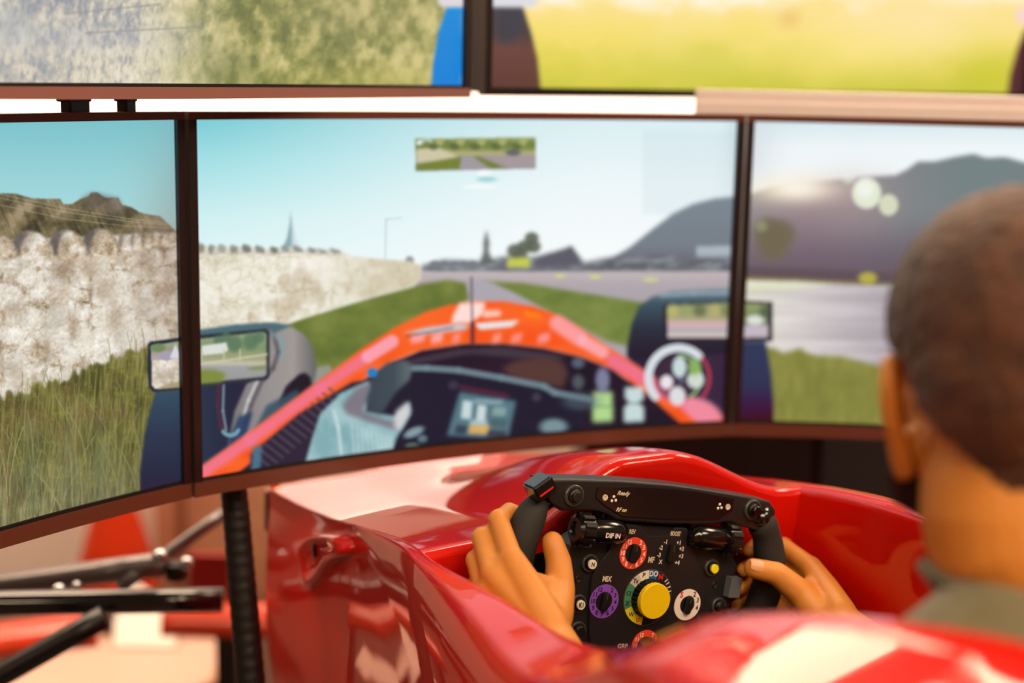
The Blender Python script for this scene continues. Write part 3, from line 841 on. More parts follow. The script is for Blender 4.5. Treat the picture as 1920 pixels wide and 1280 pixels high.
def monitor(label, pr, yaw, W, H, R, zbot, chin, top, side, us, vs_, picture, pl=None, mb=None):
    """curved (or flat when R is None) display; pl / pr = left or right end of its front edge in plan"""
    half = W / 2 / R if R else 0
    def arc(u, d):                                            # u 0..1 along the front, d back from the glass
        u = np.asarray(u, float)
        if not R:
            return (u - .5) * W, np.zeros_like(u) + d
        th = (u - .5) * W / R
        rr = R + d
        return rr * np.sin(th), rr * np.cos(th) - R * math.cos(half)
    ca, sa = math.cos(yaw), math.sin(yaw)
    ex, _ = arc(1.0, 0)
    ex = float(ex)
    ox, oy = (pr[0] - ex * ca, pr[1] - ex * sa) if pl is None else (pl[0] + ex * ca, pl[1] + ex * sa)
    M = Matrix(((ca, -sa, 0, ox), (sa, ca, 0, oy), (0, 0, 1, zbot), (0, 0, 0, 1)))
    t = thing('monitor', label, 'monitor', M)
    def bar(name, u0, u1, d0, d1, z0, z1, m, n=24):
        uu = np.linspace(u0, u1, n)
        V, F = [], []
        for u in uu:
            for d, z in ((d0, z0), (d0, z1), (d1, z1), (d1, z0)):
                x, y = arc(u, d)
                V.append((float(x), float(y), z))
        for i in range(n - 1):
            for k in range(4):
                k2 = (k + 1) % 4
                F.append((i * 4 + k, i * 4 + k2, i * 4 + 4 + k2, i * 4 + 4 + k))
        F.append((3, 2, 1, 0)); e = (n - 1) * 4; F.append((e, e + 1, e + 2, e + 3))
        bm = bmesh.new(); vv = [bm.verts.new(v) for v in V]
        for f in F: bm.faces.new([vv[k] for k in f])
        return obj(name, bm_mesh(name, bm), m, t)
    su = side / W
    bar('bezel_bottom', 0, 1, -.004, .012, 0, chin, mb or M_bezel)
    bar('bezel_top', 0, 1, -.004, .012, H - top, H, M_bezel)
    bar('bezel_side', 0, su, -.004, .012, chin, H - top, M_bezel_dark, 3)
    bar('bezel_side', 1 - su, 1, -.004, .012, chin, H - top, M_bezel_dark, 3)
    if R is None:
        box('ceiling_pole', (-.02, .041, H - .25), (.02, .075, ZC - zbot - .001), M_black, t, .003)
    elif abs(yaw - YC) > .01:
        mx_, my_ = arc(.5, .041)
        box('floor_post', (-.02, float(my_), -zbot + .001), (.02, float(my_) + .03, H * .6), M_black, t, .003)
        box('floor_plate', (-.12, float(my_) - .06, -zbot + .001), (.12, float(my_) + .10, -zbot + .010), M_black, t, .002)
    bar('inner_lip', su, 1 - su, -.001, .004, chin, chin + .0035, M_bezel_in)
    bar('back_housing', .004, .996, .012, .040, .004, H - .004, M_back)
    u = su + (1 - 2 * su) * np.asarray(us)
    z = chin + .001 + (H - top - chin - .001) * np.asarray(vs_)
    lx, ly = arc(u, .002)
    G = np.empty((len(u), len(z), 3))
    G[..., 0] = lx[:, None]; G[..., 1] = ly[:, None]; G[..., 2] = z[None, :]
    me = grid_mesh('screen', G)
    Mn = np.array(M)
    P = G @ Mn[:3, :3].T + Mn[:3, 3]
    px, py = picture_coords(P)
    col = srgb(np.clip(picture.sample(px, py), 0, 420))
    at = me.attributes.new('picture', 'FLOAT_COLOR', 'POINT')
    rgba = np.ones((col.shape[0] * col.shape[1], 4), np.float32)
    rgba[:, :3] = col.reshape(-1, 3)
    at.data.foreach_set('color', rgba.reshape(-1))
    obj('screen', me, M_screen, t)
    return t

K = 0.77
HM, WM, RM, ZT = 0.545 * K, 0.94227 * K, 2.12669 * K, -0.068867 * K
ZB = EYE + ZT - HM
lin = lambda *segs: np.unique(np.concatenate([np.linspace(a, b, n) for a, b, n in segs]))
C0 = np.array([-0.45013, 2.04792]) * K
chord = 2 * RM * math.sin(WM / 2 / RM)
C1 = C0 + chord * np.array([math.cos(YC), math.sin(YC)])
monitor('curved monitor with orange car cockpit view, centre of lower row', None, YC, WM, HM, RM, ZB, .0165, .0085, .0095,
        np.linspace(0, 1, 540), np.linspace(0, 1, 310), picture_centre(), pl=C0)
monitor('curved monitor showing stone wall and tall grass, left of lower row', C0 - np.array([.0045, 0]), 1.0547853, WM, HM, RM, ZB, .0165, .0085, .0095,
        lin((0, .62, 60), (.62, 1, 330)), np.linspace(0, 1, 440), picture_left())
monitor('curved monitor with hillside, track and sun glare, behind the driver\'s head', None, -0.1888380, WM, HM, RM, ZB, .0165, .0085, .0095,
        lin((0, .75, 250), (.75, 1, 30)), np.linspace(0, 1, 220), picture_right(), pl=C1 + np.array([.0035, 0]))
WT, HT = 1.03, 0.60
monitor('upper display with washed-out dry grass and a blue shape', (-.060, 1.850), math.radians(52), WT, HT, None, EYE - .038, .0115, .010, .011,
        lin((0, .3, 30), (.3, 1, 420)), lin((0, .26, 150), (.26, 1, 60)), picture_upper_left(), mb=M_bezel_lit)
monitor('upper display with glowing yellow-green field, right of the dark seam', None, math.radians(32.2), WT, HT, None, EYE - .036, .007, .010, .010,
        np.linspace(0, 1, 340), lin((0, .24, 70), (.24, 1, 40)), picture_upper_right(), pl=(-.043, 1.900), mb=M_bezel_dark)

# ------------------------------------------------------------------ stand that carries the monitors, brackets, rail
M_rail = mat('rail_paint', (246, 226, 222), 0.35, spec=0.4)
M_rubber = mat('ribbed_rubber', (14, 12, 11), 0.45, bump=(180, 0.3))
M_tubeblk = mat('carbon_tube', (20, 17, 17), 0.16, spec=0.6, coat=0.6)
M_tubegrey = mat('grey_tube', (118, 112, 114), 0.3, metal=0.5)
M_silver = mat('silver_metal', (186, 190, 196), 0.25, metal=0.9)
t = thing('monitor_rail', 'pale pink horizontal rail above the right lower monitor', 'rail', Matrix.Translation((.28, 1.99, EYE - .075)))
def loc(o, pts):
    return np.asarray(pts, float) - np.array(o.matrix_world.translation)
r0, r1 = np.array([.24, 2.03, EYE - .0375]), np.array([1.05, 1.95, EYE - .0375])
def beam(name, p, q, hw, hz, m, parent, bev=.003):
    """rectangular beam from p to q: half width in plan, half height"""
    p, q = loc(parent, p), loc(parent, q)
    d = (q - p); L = np.linalg.norm(d); d /= L
    n = np.array([-d[1], d[0], 0]); n /= max(1e-9, np.linalg.norm(n)); u = np.cross(d, n)
    M = Matrix(((d[0], n[0], u[0], p[0]), (d[1], n[1], u[1], p[1]), (d[2], n[2], u[2], p[2]), (0, 0, 0, 1)))
    return box(name, (0, -hw, -hz), (L, hw, hz), m, parent, bev, M)
beam('rail_beam', r0 + [0, 0, .006], r1 + [0, 0, .006], .012, .008, M_rail, t)
beam('rail_beam', r0 - [0, 0, .012], r1 - [0, 0, .012], .016, .011, M_rail, t)
for f in (.05, .5, .95):
    p = r0 + (r1 - r0) * f + [0, .03, -.03]
    beam('rail_post', [p[0], p[1], .001], p, .012, .012, M_black, t)

t = thing('monitor_stand', 'black ribbed leg under the seam of left and centre lower monitors', 'stand', Matrix.Translation((-.25, 1.60, 0)))
pp = smooth_path([(-.325, 1.668, EYE - .30), (-.322, 1.665, EYE - .44), (-.314, 1.655, EYE - .53), (-.302, 1.635, EYE - .64), (-.288, 1.61, EYE - .76),
                  (-.268, 1.58, EYE - .95), (-.25, 1.56, 0.012)], 150)
s_ = np.linspace(0, 1, len(pp))
rr = .0142 + .0045 * s_ + .0004 * np.sin(s_ * 2 * np.pi * 46)
V, F = sweep(loc(t, pp), rr, 24)
obj('leg', mesh_np('leg', V, F), M_rubber, t)
V, F = lathe([(.07, 0), (.07, .008), (.03, .016), (.022, .02)], 32)
me = mesh_np('foot', np.array(V) + loc(t, [(-.25, 1.56, .0)])[0], F)
obj('foot', me, M_black, t)
V, F = sweep(loc(t, [(-.328, 1.672, EYE - .30), (-.30, 1.72, EYE - .26), (-.24, 1.72, EYE - .22)]), .012, 14)
obj('arm', mesh_np('arm', V, F), M_black, t)

for x, y, w, lb in ((-.420, 1.480, .0155, 'wider black bracket between upper and lower displays'), (-.3815, 1.527, .0085, 'narrow black bracket between upper and lower displays')):
    t = thing('mounting_bracket', lb, 'bracket', Matrix(((.5, -.866, 0, x), (.866, .5, 0, y), (0, 0, 1, EYE + ZT - .004), (0, 0, 0, 1))), 'brackets between the displays')
    box('clamp', (-w * 1.05, .012, -.004), (w * 1.05, .03, .004), M_black, t, .001)
    box('stem', (-w * .85, .014, .002), (w * .85, .028, .022), M_black, t, .002)
    box('lip', (-w * 1.1, .012, .014), (w * .9, .03, .021), M_black, t, .002)

# ------------------------------------------------------------------ suspension arms left of the car
def at(px, py, Y):
    """point at plan distance Y seen at a place of the photograph"""
    du, dv = px - 960, py - 640
    cr, sr = math.cos(ROLL), math.sin(ROLL)
    u, v = du * cr + dv * sr, -du * sr + dv * cr
    c, s = math.cos(PITCH), math.sin(PITCH)
    d = np.array([u / FPX, c - s * v / FPX, -s - c * v / FPX])
    return W3(d * Y / d[1])
t = thing('suspension_linkage', 'black and silver suspension arms under the left monitor', 'suspension', Matrix.Translation((-.6, 1.85, 0)))
def arm(name, p, q, r, m, n=1):
    p, q = loc(t, [p, q])
    P = [p + (q - p) * k for k in np.linspace(0, 1, 6)]
    return tube(name, P, r, m, t)
arm('lower_arm', at(-260, 1136, 1.80), at(418, 1124, 1.84), .0160, M_tubeblk)
arm('upper_arm', at(-240, 1128, 1.98), at(300, 1058, 1.92), .0165, M_tubegrey)
arm('push_rod', at(224, 1102, 1.90), at(420, 962, 1.98), .0088, M_tubegrey)
arm('strut', at(-140, 1345, 1.74), at(196, 1156, 1.79), .0150, M_black)
arm('support_post', at(-240, 1110, 1.92) * [1, 1, 0] + [0, 0, .002], at(-240, 1090, 1.92), .02, M_black)
for px, py, Y, r in ((300, 1044, 1.88, .011), (110, 1106, 1.84, .0085), (350, 1056, 1.9, .0095), (143, 1098, 1.86, .006)):
    bm = bmesh.new(); bmesh.ops.create_icosphere(bm, subdivisions=3, radius=r)
    bmesh.ops.translate(bm, verts=bm.verts, vec=Vector(loc(t, [at(px, py, Y)])[0]))
    obj('ball_joint', bm_mesh('ball_joint', bm, True), M_silver, t)
V, F = lathe([(.011, -.012), (.015, -.01), (.015, .01), (.011, .012)], 20)
me = mesh_np('end_cap', np.array(V) + loc(t, [at(330, 1070, 1.93)])[0], F); obj('end_cap', me, M_black, t)

# ------------------------------------------------------------------ red show pieces and dark cabinet further back
M_tanp = mat('tan_shade', (212, 156, 126), .6, noise=(6, (196, 138, 108), 1.0))
M_redbg = mat('red_gloss', (214, 62, 22), 0.25, coat=0.5, noise=(2, (206, 50, 16), 1.0))
M_whitebg = mat('white_gloss', (250, 244, 238), 0.3)
M_dark = mat('cabinet_dark', (44, 34, 34), 0.4, noise=(3, (38, 30, 31), 1.0))
M_dark2 = mat('cabinet_door', (66, 66, 70), 0.35)
def plate(name, pts, th, m, parent, curve=0.0):
    """thin curved panel through a loop of points in plan (x, y, z), given thickness"""
    bm = bmesh.new()
    P = loc(parent, pts)
    lo = [bm.verts.new(p) for p in P]; hi = [bm.verts.new(p + np.array([0, 0, th])) for p in P]
    bm.faces.new(lo[::-1]); bm.faces.new(hi)
    n = len(P)
    for i in range(n):
        bm.faces.new((lo[i], lo[(i + 1) % n], hi[(i + 1) % n], hi[i]))
    return obj(name, bm_mesh(name, bm), m, parent)
t = thing('front_wing', 'blurred red front wing near the floor', 'car part', Matrix.Translation((-.75, 2.5, 0)))
def wing(name, p, q, chord_, th, z, m, lift=.0, sweepb=0.0):
    """aerofoil between two plan points"""
    p, q = np.array(p, float), np.array(q, float)
    d = (q - p) / np.linalg.norm(q - p); nrm = np.array([-d[1], d[0]])
    prof = [(0, 0), (.1, .5), (.35, .9), (.65, .7), (1, .05), (1, -.05), (.6, -.3), (.3, -.35), (.08, -.25)]
    V, F = [], []
    N = 16
    for i in range(N + 1):
        k = i / N
        o = p + (q - p) * k
        for a, b in prof:
            xy = o + nrm * (a * chord_ - sweepb * k)
            V.append((xy[0], xy[1], z + b * th + lift * k * k + a * chord_ * .25))
    m_ = len(prof)
    for i in range(N):
        for k in range(m_):
            k2 = (k + 1) % m_
            F.append((i * m_ + k, i * m_ + k2, i * m_ + m_ + k2, i * m_ + m_ + k))
    F.append(tuple(range(m_))[::-1]); F.append(tuple(N * m_ + k for k in range(m_)))
    return obj(name, mesh_np(name, loc(t, V), F), m, t)
def span(p, q, chord_, th, m, name, lift=0):
    p, q = at(*p), at(*q)
    return wing(name, p[:2], q[:2], chord_, th, (p[2] + q[2]) / 2, m, lift)
span((-90, 1250, 2.40), (185, 1205, 2.50), .10, .035, M_redbg, 'main_plane')
span((300, 1188, 2.62), (540, 1190, 2.62), .08, .045, M_redbg, 'flap')
e0, e1 = at(352, 1092, 2.66), at(430, 1040, 2.66)
box('end_plate', (e0[0] + .75, e0[1] - 2.5, e0[2] - .11), (e1[0] + .75, e0[1] - 2.5 + .02, e1[2]), mat('dark_red', (150, 12, 8), .35), t, .006)
for px_, Y_ in ((-30, 2.47), (430, 2.66)):
    x, y, _ = at(px_, 1200, Y_)
    box('support', (x + .75 - .02, y - 2.5 - .03, .001), (x + .75 + .02, y - 2.5 + .03, .16), M_black, t)
M_mat = mat('pale_mat', (226, 186, 172), .5)  # added sheet: floor stays pale here, dark elsewhere for the flank reflection
t = thing('added_mat', 'added pale pink mat standing in for pale floor beyond the suspension arms', 'mat', Matrix.Translation((-1.1, 2.75, 0)))
slab('mat_sheet', [(.14, -.15), (.44, -.15), (.52, -.0), (.52, .20), (.14, .20)], .001, .006, M_mat, t, .002)
slab('mat_border', [(.13, -.16), (.445, -.16), (.53, -.005), (.53, .21), (.13, .21)], .0005, .004, M_tanp, t, .001)
c0 = at(268, 1236, 2.88)
t = thing('glint_panel', 'added white panel imitating a bright reflection beyond the suspension arms', 'panel', Matrix.Translation((c0[0], c0[1], .0045)) @ Matrix.Rotation(math.radians(-48), 4, 'X'))
pts = [(-.062, .012), (-.070, .07), (-.062, .14), (-.035, .155), (-.005, .138), (.035, .095), (.058, .05), (.064, .012)]
bm = bmesh.new()
lo = [bm.verts.new((x, 0, z)) for x, z in pts]; hi = [bm.verts.new((x, .02, z)) for x, z in pts]
bm.faces.new(lo); bm.faces.new(hi[::-1])
for i in range(len(pts)):
    bm.faces.new((lo[i], hi[i], hi[(i + 1) % len(pts)], lo[(i + 1) % len(pts)]))
obj('panel_face', bm_mesh('panel_face', bm), M_whitebg, t)  # added white shape stands in for a light reflection near the floor
box('panel_foot', (-.05, .02, .012), (.04, .026, .10), M_whitebg, t, .001)
c0 = at(222, 1150, 3.12)
t = thing('nose_cone', 'blurred orange-red nose cone standing against the back wall', 'car part', Matrix.Translation((c0[0], c0[1], 0)))
V, F = lathe([(.090, .001), (.092, .04), (.082, .12), (.062, .19), (.040, .26), (.018, .32), (.004, .335)], 32, (1, .7))
obj('cone_shell', mesh_np('cone_shell', V, F), M_redbg, t)
V, F = lathe([(.098, 0), (.098, .008), (.093, .014)], 32, (1, .7))
obj('base_ring', mesh_np('base_ring', V, F), M_black, t)
c0, c1 = at(290, 1000, 3.22), at(560, 1000, 3.22)
t = thing('wall_shade_panel', 'added tan panel in place of shaded wall behind the ribbed monitor leg', 'panel', Matrix.Translation((c0[0], 3.22, 0)))
box('panel_board', (0, 0, .0), (c1[0] - c0[0], .03, .34), M_tanp, t, .004)  # tan board added as the shaded stretch of the back wall
box('panel_edge', (.05, -.012, .0), (.07, .0, .34), mat('panel_edge_brown', (150, 92, 62), .6), t, .002)
t = thing('equipment_cabinet', 'dark brown equipment cabinet beyond the red car body', 'cabinet', Matrix.Translation((.95, 2.75, 0)))
box('carcass', (-.82, -.2, .03), (.95, .25, 1.06), M_dark, t, .01)
box('door', (-.40, -.215, .08), (-.16, -.201, 1.02), M_dark2, t, .004)
for x0, x1 in ((-.80, -.42), (-.14, .38), (.40, .92)):
    box('door', (x0, -.215, .08), (x1, -.201, 1.02), M_dark, t, .004)
for x in (-.72, -.1, .8):
    box('caster', (x, -.15, 0), (x + .06, -.05, .03), M_black, t, .005)

# ------------------------------------------------------------------ the red car: a truncated cockpit shell
M_red = mat('red_paint', (208, 18, 3), 0.45, spec=0.1, coat=1.0, coat_ior=1.5, noise=(3.0, (202, 15, 2), 1.0))
M_redin = M_red
M_liner = mat('cockpit_liner', (24, 20, 20), 0.7)
CAR = thing('race_car', 'glossy red open-cockpit race car body around the driver', 'car', CARM)
# car local axes: x right (b), y forward (a), z up
def tab(a, pts):
    xs, ys = zip(*sorted(pts))
    return np.interp(a, xs, ys)
def smooth_tab(a, pts, w=.03):
    return sum(tab(a + k, pts) for k in np.linspace(-w, w, 7)) / 7
AF, AEND, AREAR = .055, .556, -1.05
ZL = [(.70, -.035), (.55, -.022), (.431, -.012), (.325, .001), (.231, .018), (.173, .029), (.10, .0435), (.075, .047), (.05, .049), (-.10, .062), (-.25, .068), (-.32, .086), (-.39, .126), (-.44, .156), (-.48, .176), (-.55, .194), (-.64, .202), (-1.1, .205)]
ZR = [(.70, -.035), (.55, -.022), (.431, -.008), (.325, .008), (.25, .026), (.17, .044), (.10, .056), (.0, .070), (-.10, .080), (-.15, .082), (-1.1, .082)]
WL = [(.70, .213), (.46, .213), (.25, .215), (.10, .240), (-.05, .272), (-.25, .312), (-.5, .338), (-.7, .35), (-1.1, .35)]
WR = [(.70, .213), (.46, .213), (.25, .232), (.10, .262), (-.1, .278), (-.3, .28), (-1.1, .28)]
def BIN_(a):
    return float(np.interp(a, [-.02, .02, .08, .14, .20], [.228, .226, .217, .208, .205]))
def side_strip(sgn, ztab, wtab, a0, a1, n, end_drop=None):
    A = np.linspace(a0, a1, n)
    rows = []
    for a in A:
        zr = float(smooth_tab(a, ztab, .035)); w = float(smooth_tab(a, wtab, .05))
        if end_drop is not None:
            k = float(smoothstep(-a, -end_drop - .005, -end_drop + .035))
            kk = k ** 2
            zr = zr - kk * .0
        bi = BIN_(a) if sgn > 0 else BIN_(a) + float(np.interp(a, [-1.05, -.80, -.635, -.55, -.50, -.46, -.40, -.3], [-.095, -.085, -.058, -.012, .016, .020, .012, 0]))
        rise = w - bi                                  # how far the rim rolls over outwards
        prof = []
        zi = zr - .012
        sl = float(np.interp(a, [-.50, -.15, .15], [.34, .20, .04])) if sgn < 0 else .06
        b0 = bi + .012
        b1 = b0 + (w - b0) * float(np.interp(a, [-.45, -.1, .2], [.72, .45, .3]))
        z1 = zr - sl * (b1 - b0)                        # outer end of the sloping rim top
        dr = float(np.interp(a, [-.45, .0, .2], [.10, .10, .03]))
        for t_ in np.linspace(0, 1, 12)[:-1]:           # outer side from the sill up
            z = -.46 + t_ * (z1 - dr + .46)
            prof.append((w + .012 * math.sin(t_ * math.pi) - .05 * (1 - t_) ** 2.2, z))
        for t_ in np.linspace(0, math.pi / 2, 14):      # shoulder roll
            prof.append((b1 + (w - b1) * math.cos(t_), z1 - dr + dr * math.sin(t_) - (1 - math.sin(t_)) * 0))
        for t_ in np.linspace(0, 1, 6)[1:]:
            prof.append((b1 + (b0 - b1) * t_, z1 + (zr - z1) * t_))
        for t_ in np.linspace(0, math.pi / 2, 6)[1:]:   # inner lip
            prof.append((b0 - .012 * math.sin(t_), zr - .012 + .012 * math.cos(t_)))
        deep = .30 if sgn > 0 else float(np.interp(a, [-.55, -.42], [.05, .30]))
        for t_ in np.linspace(0, 1, 8)[1:]:
            prof.append((bi + .004 * t_, zr - .012 - t_ * deep))
        rows.append([(sgn * b, a, z) for b, z in prof])
    return np.array(rows)
G = side_strip(-1, ZL, WL, AEND, AREAR, 190)
o_ = obj('body_side', grid_mesh('body_side', G, flip=True), M_red, CAR)
G = side_strip(1, ZR, WR, AEND, -.175, 80)
# rounded rear end of the right hand side: the last rows sink and close
E_ = []
last = G[-1]
for t_ in np.linspace(0, math.pi / 2, 9)[1:]:
    r = last.copy()
    r[:, 1] -= .028 * math.sin(t_)
    top = r[:, 2].max()
    k = smoothstep(r[:, 2], top - .16, top)
    r[:, 2] -= (1 - math.cos(t_)) * .035 * k
    cx = .252
    r[:, 0] = cx + (r[:, 0] - cx) * (1 - .45 * (1 - math.cos(t_)))
    E_.append(r)
r = E_[-1].copy(); r[:, 0] = .252; E_.append(r)
G = np.concatenate([G, np.array(E_)])
obj('body_side', grid_mesh('body_side', G), M_red, CAR)
# rear right side behind the cut-out stays low
def low_side():
    rows = []
    for a in np.linspace(-.19, AREAR, 30):
        zr = -.10 + .0 * a
        prof = [(.28 - .05 * (1 - t_) ** 2.2, -.46 + t_ * (zr + .46)) for t_ in np.linspace(0, 1, 8)]
        prof += [(.25 + .03 * math.cos(t_), zr + .02 * math.sin(t_)) for t_ in np.linspace(0, math.pi, 9)[1:]]
        prof += [(.222, zr - .2)]
        rows.append([(b, a, z) for b, z in prof])
    return np.array(rows)
obj('rear_sill', grid_mesh('rear_sill', low_side()), M_red, CAR)
# deck with the cowl hump ahead of the wheel, from the cockpit edge to the front bulkhead
ZC_ = [(.70, -.02), (.50, -.004), (.40, .010), (.30, .048), (.22, .081), (.15, .101), (.10, .112), (.055, .120)]
def deck():
    A = np.linspace(AEND, AF, 60)
    B = np.linspace(-1, 1, 81)
    rows = []
    for a in A:
        zl, zr, zc = float(smooth_tab(a, ZL, .035)), float(smooth_tab(a, ZR, .035)), float(smooth_tab(a, ZC_, .04))
        wl, wr = float(smooth_tab(a, WL, .05)), float(smooth_tab(a, WR, .05))
        bl, br = -(BIN_(a) + .008), BIN_(a) + .010
        row = []
        for k in B:
            if k < 0:
                b = bl * -k; zs = zl
            else:
                b = br * k; zs = zr
            base = zl + (zr - zl) * (k + 1) / 2 + .004 * (1 - k * k)
            hump = 1 - float(smoothstep(b, .05, .21)) if b > 0 else 1 - float(smoothstep(-b, .0, .115))
            row.append((b, a, base + max(0, zc - base) * hump - .0005))
        rows.append(row)
    R_ = np.array(rows)
    lip = []
    for t_ in np.linspace(0, math.pi / 2, 6)[1:]:
        r = R_[-1].copy(); r[:, 1] -= .010 * math.sin(t_); r[:, 2] -= .010 * (1 - math.cos(t_)); lip.append(r)
    for dz in (.02, .05, .075):
        r = lip[4].copy(); r[:, 2] = np.minimum(r[:, 2], .2) - dz; r[:, 1] += dz * .15; lip.append(r)
    return np.concatenate([R_, np.array(lip)])
obj('nose_deck', grid_mesh('nose_deck', deck(), flip=False), M_red, CAR)
# front bulkhead
pts = [(-.16, -.46), (-.206, -.30), (-.208, -.05), (-.19, -.03), (0, -.026), (.19, -.03), (.208, -.05), (.206, -.30), (.16, -.46)]
bm = bmesh.new()
lo = [bm.verts.new((x, AEND - .004, z)) for x, z in pts]; hi = [bm.verts.new((x, AEND + .006, z)) for x, z in pts]
bm.faces.new(lo); bm.faces.new(hi[::-1])
for i in range(len(pts)):
    bm.faces.new((lo[i], hi[i], hi[(i + 1) % len(pts)], lo[(i + 1) % len(pts)]))
obj('front_bulkhead', bm_mesh('front_bulkhead', bm), M_red, CAR)
# floor tray and a seat shell
box('floor_tray', (-.225, AREAR, -.475), (.225, AEND, -.455), M_liner, CAR, .004)
for x, y in ((-.14, .45), (.14, .45), (-.2, -.95), (.2, -.95)):
    V, F = lathe([(.04, -CORG[2] + .001), (.04, -CORG[2] + .02), (.025, -CORG[2] + .03), (.025, -.476)], 18)
    me = mesh_np('support_foot', np.array(V) + [x, y, 0], F)
    obj('support_foot', me, M_black, CAR)
seat = []
for s_ in np.linspace(0, 1, 26):
    y = np.interp(s_, [0, .35, .5, 1], [-.28, -.60, -.70, -.82]); z = np.interp(s_, [0, .35, .5, 1], [-.40, -.435, -.40, -.02])
    seat.append([(.19 * math.sin(k), y - .035 * (1 - math.cos(k)) * -1 * (1 if s_ > .4 else .2), z + .05 * (1 - math.cos(k)) * (1.2 if s_ < .45 else .15)) for k in np.linspace(-1.3, 1.3, 21)])
o_ = obj('seat_shell', grid_mesh('seat_shell', np.array(seat)), M_liner, CAR)
md = o_.modifiers.new('solid', 'SOLIDIFY'); md.thickness = .008; md.offset = -1
# teardrop boss of the missing mirror on the left flank
boss_out = [(-.216, .340 + (y - .335) * .88, -.050 + (z + .032) * .80) for y, z in ((.413, -.080), (.421, -.050), (.388, -.018), (.335, .006), (.277, .022), (.246, .018), (.252, .002), (.300, -.024), (.348, -.066), (.386, -.090))]
def ring_pts(k, off):
    P = np.array(boss_out); c = P.mean(0)
    Q = c + (P - c) * k
    Q[:, 0] = -np.array([float(smooth_tab(y, WL, .05)) + .006 for y in Q[:, 1]]) - off
    Q = np.vstack([Q[-2:], Q, Q[:2]])
    return smooth_path(Q, 84)[12:-6]
rows = [ring_pts(k, o) for k, o in ((1.08, -.008), (1.0, .005), (.94, .0095), (.85, .011), (.72, .0095), (.55, .0065), (.35, .005), (.15, .005), (.02, .005))]
G = np.array(rows)
obj('mirror_boss', grid_mesh('mirror_boss', G, flip=True), M_red, CAR)
box('boss_slot', (-.2290, .352, -.050), (-.2215, .355, -.036), M_black, CAR)
# little gilt bolt and bracket at the front upper corner
t_ = box('front_bracket', (-.215, .563, -.085), (-.185, .575, -.030), mat('bronze_bracket', (150, 104, 76), .35, metal=.6), CAR, .003)
bm = bmesh.new(); bmesh.ops.create_icosphere(bm, subdivisions=3, radius=.0085); bmesh.ops.translate(bm, verts=bm.verts, vec=(-.200, .576, -.022))
obj('bolt', bm_mesh('bolt', bm, True), mat('gilt_bolt', (240, 214, 160), .2, metal=.9), CAR)

# ------------------------------------------------------------------ steering wheel
WO = np.array([.1415, 1.43, -.5232 + EYE]); WR_ = np.array([.8608, .4736, -.1862]); WU = np.array([.1453, .1219, .9818]); WN = np.array([.4877, -.8722, .0361])
WHM = Matrix([[WR_[i], WU[i], WN[i], WO[i]] for i in range(3)] + [[0, 0, 0, 1]])
def wh(x, y, h):
    """wheel plane coordinates (right, up, towards the driver) -> world"""
    return WO + WR_ * x + WU * y + WN * h
M_shell = mat('wheel_shell', (31, 27, 30), 0.42, spec=0.5, bump=(400, 0.08))
M_plate = mat('wheel_plate', (24, 22, 26), 0.5, bump=(500, 0.06))
M_panel = mat('wheel_panel', (30, 26, 31), 0.45, noise=(30, (27, 24, 28), 1.0))
M_disp = mat('wheel_display', (26, 15, 18), 0.18, spec=0.5)
M_grip = mat('grip_rubber', (36, 35, 34), 0.75, bump=(700, 0.15))
M_gloss = mat('gloss_black', (12, 11, 12), 0.2, spec=0.6, coat=0.4)
M_ring = mat('button_ring', (84, 84, 80), 0.35, metal=0.5)
M_boot = mat('button_base', (18, 17, 18), 0.4)
M_cream = mat('cream_cap', (238, 228, 206), 0.4)
M_yellow = mat('yellow_cap', (246, 208, 6), 0.45)
M_lemon = mat('lemon_cap', (250, 236, 20), 0.4)
M_orange = mat('dial_orange', (240, 72, 38), 0.5)
M_purple = mat('dial_purple', (136, 78, 196), 0.5)
M_white = mat('dial_white', (244, 230, 222), 0.5)
M_print = mat('print_white', (240, 226, 222), 0.5)
M_printd = mat('print_dark', (34, 24, 44), 0.5)
M_printr = mat('print_red', (226, 30, 24), 0.5)
M_printb = mat('print_blue', (40, 50, 150), 0.5)
M_tan = mat('print_cream', (214, 200, 176), 0.5)
M_seg_white = mat('segment_white', (236, 226, 214), 0.5)
M_seg_grey = mat('segment_grey', (200, 192, 184), 0.5)
M_seg_green = mat('segment_green', (70, 136, 100), 0.5)
M_seg_yellow = mat('segment_yellow', (240, 226, 20), 0.5)
M_seg_blue = mat('segment_blue', (24, 110, 160), 0.5)
M_greyblk = mat('grey_switch', (92, 100, 108), 0.5)

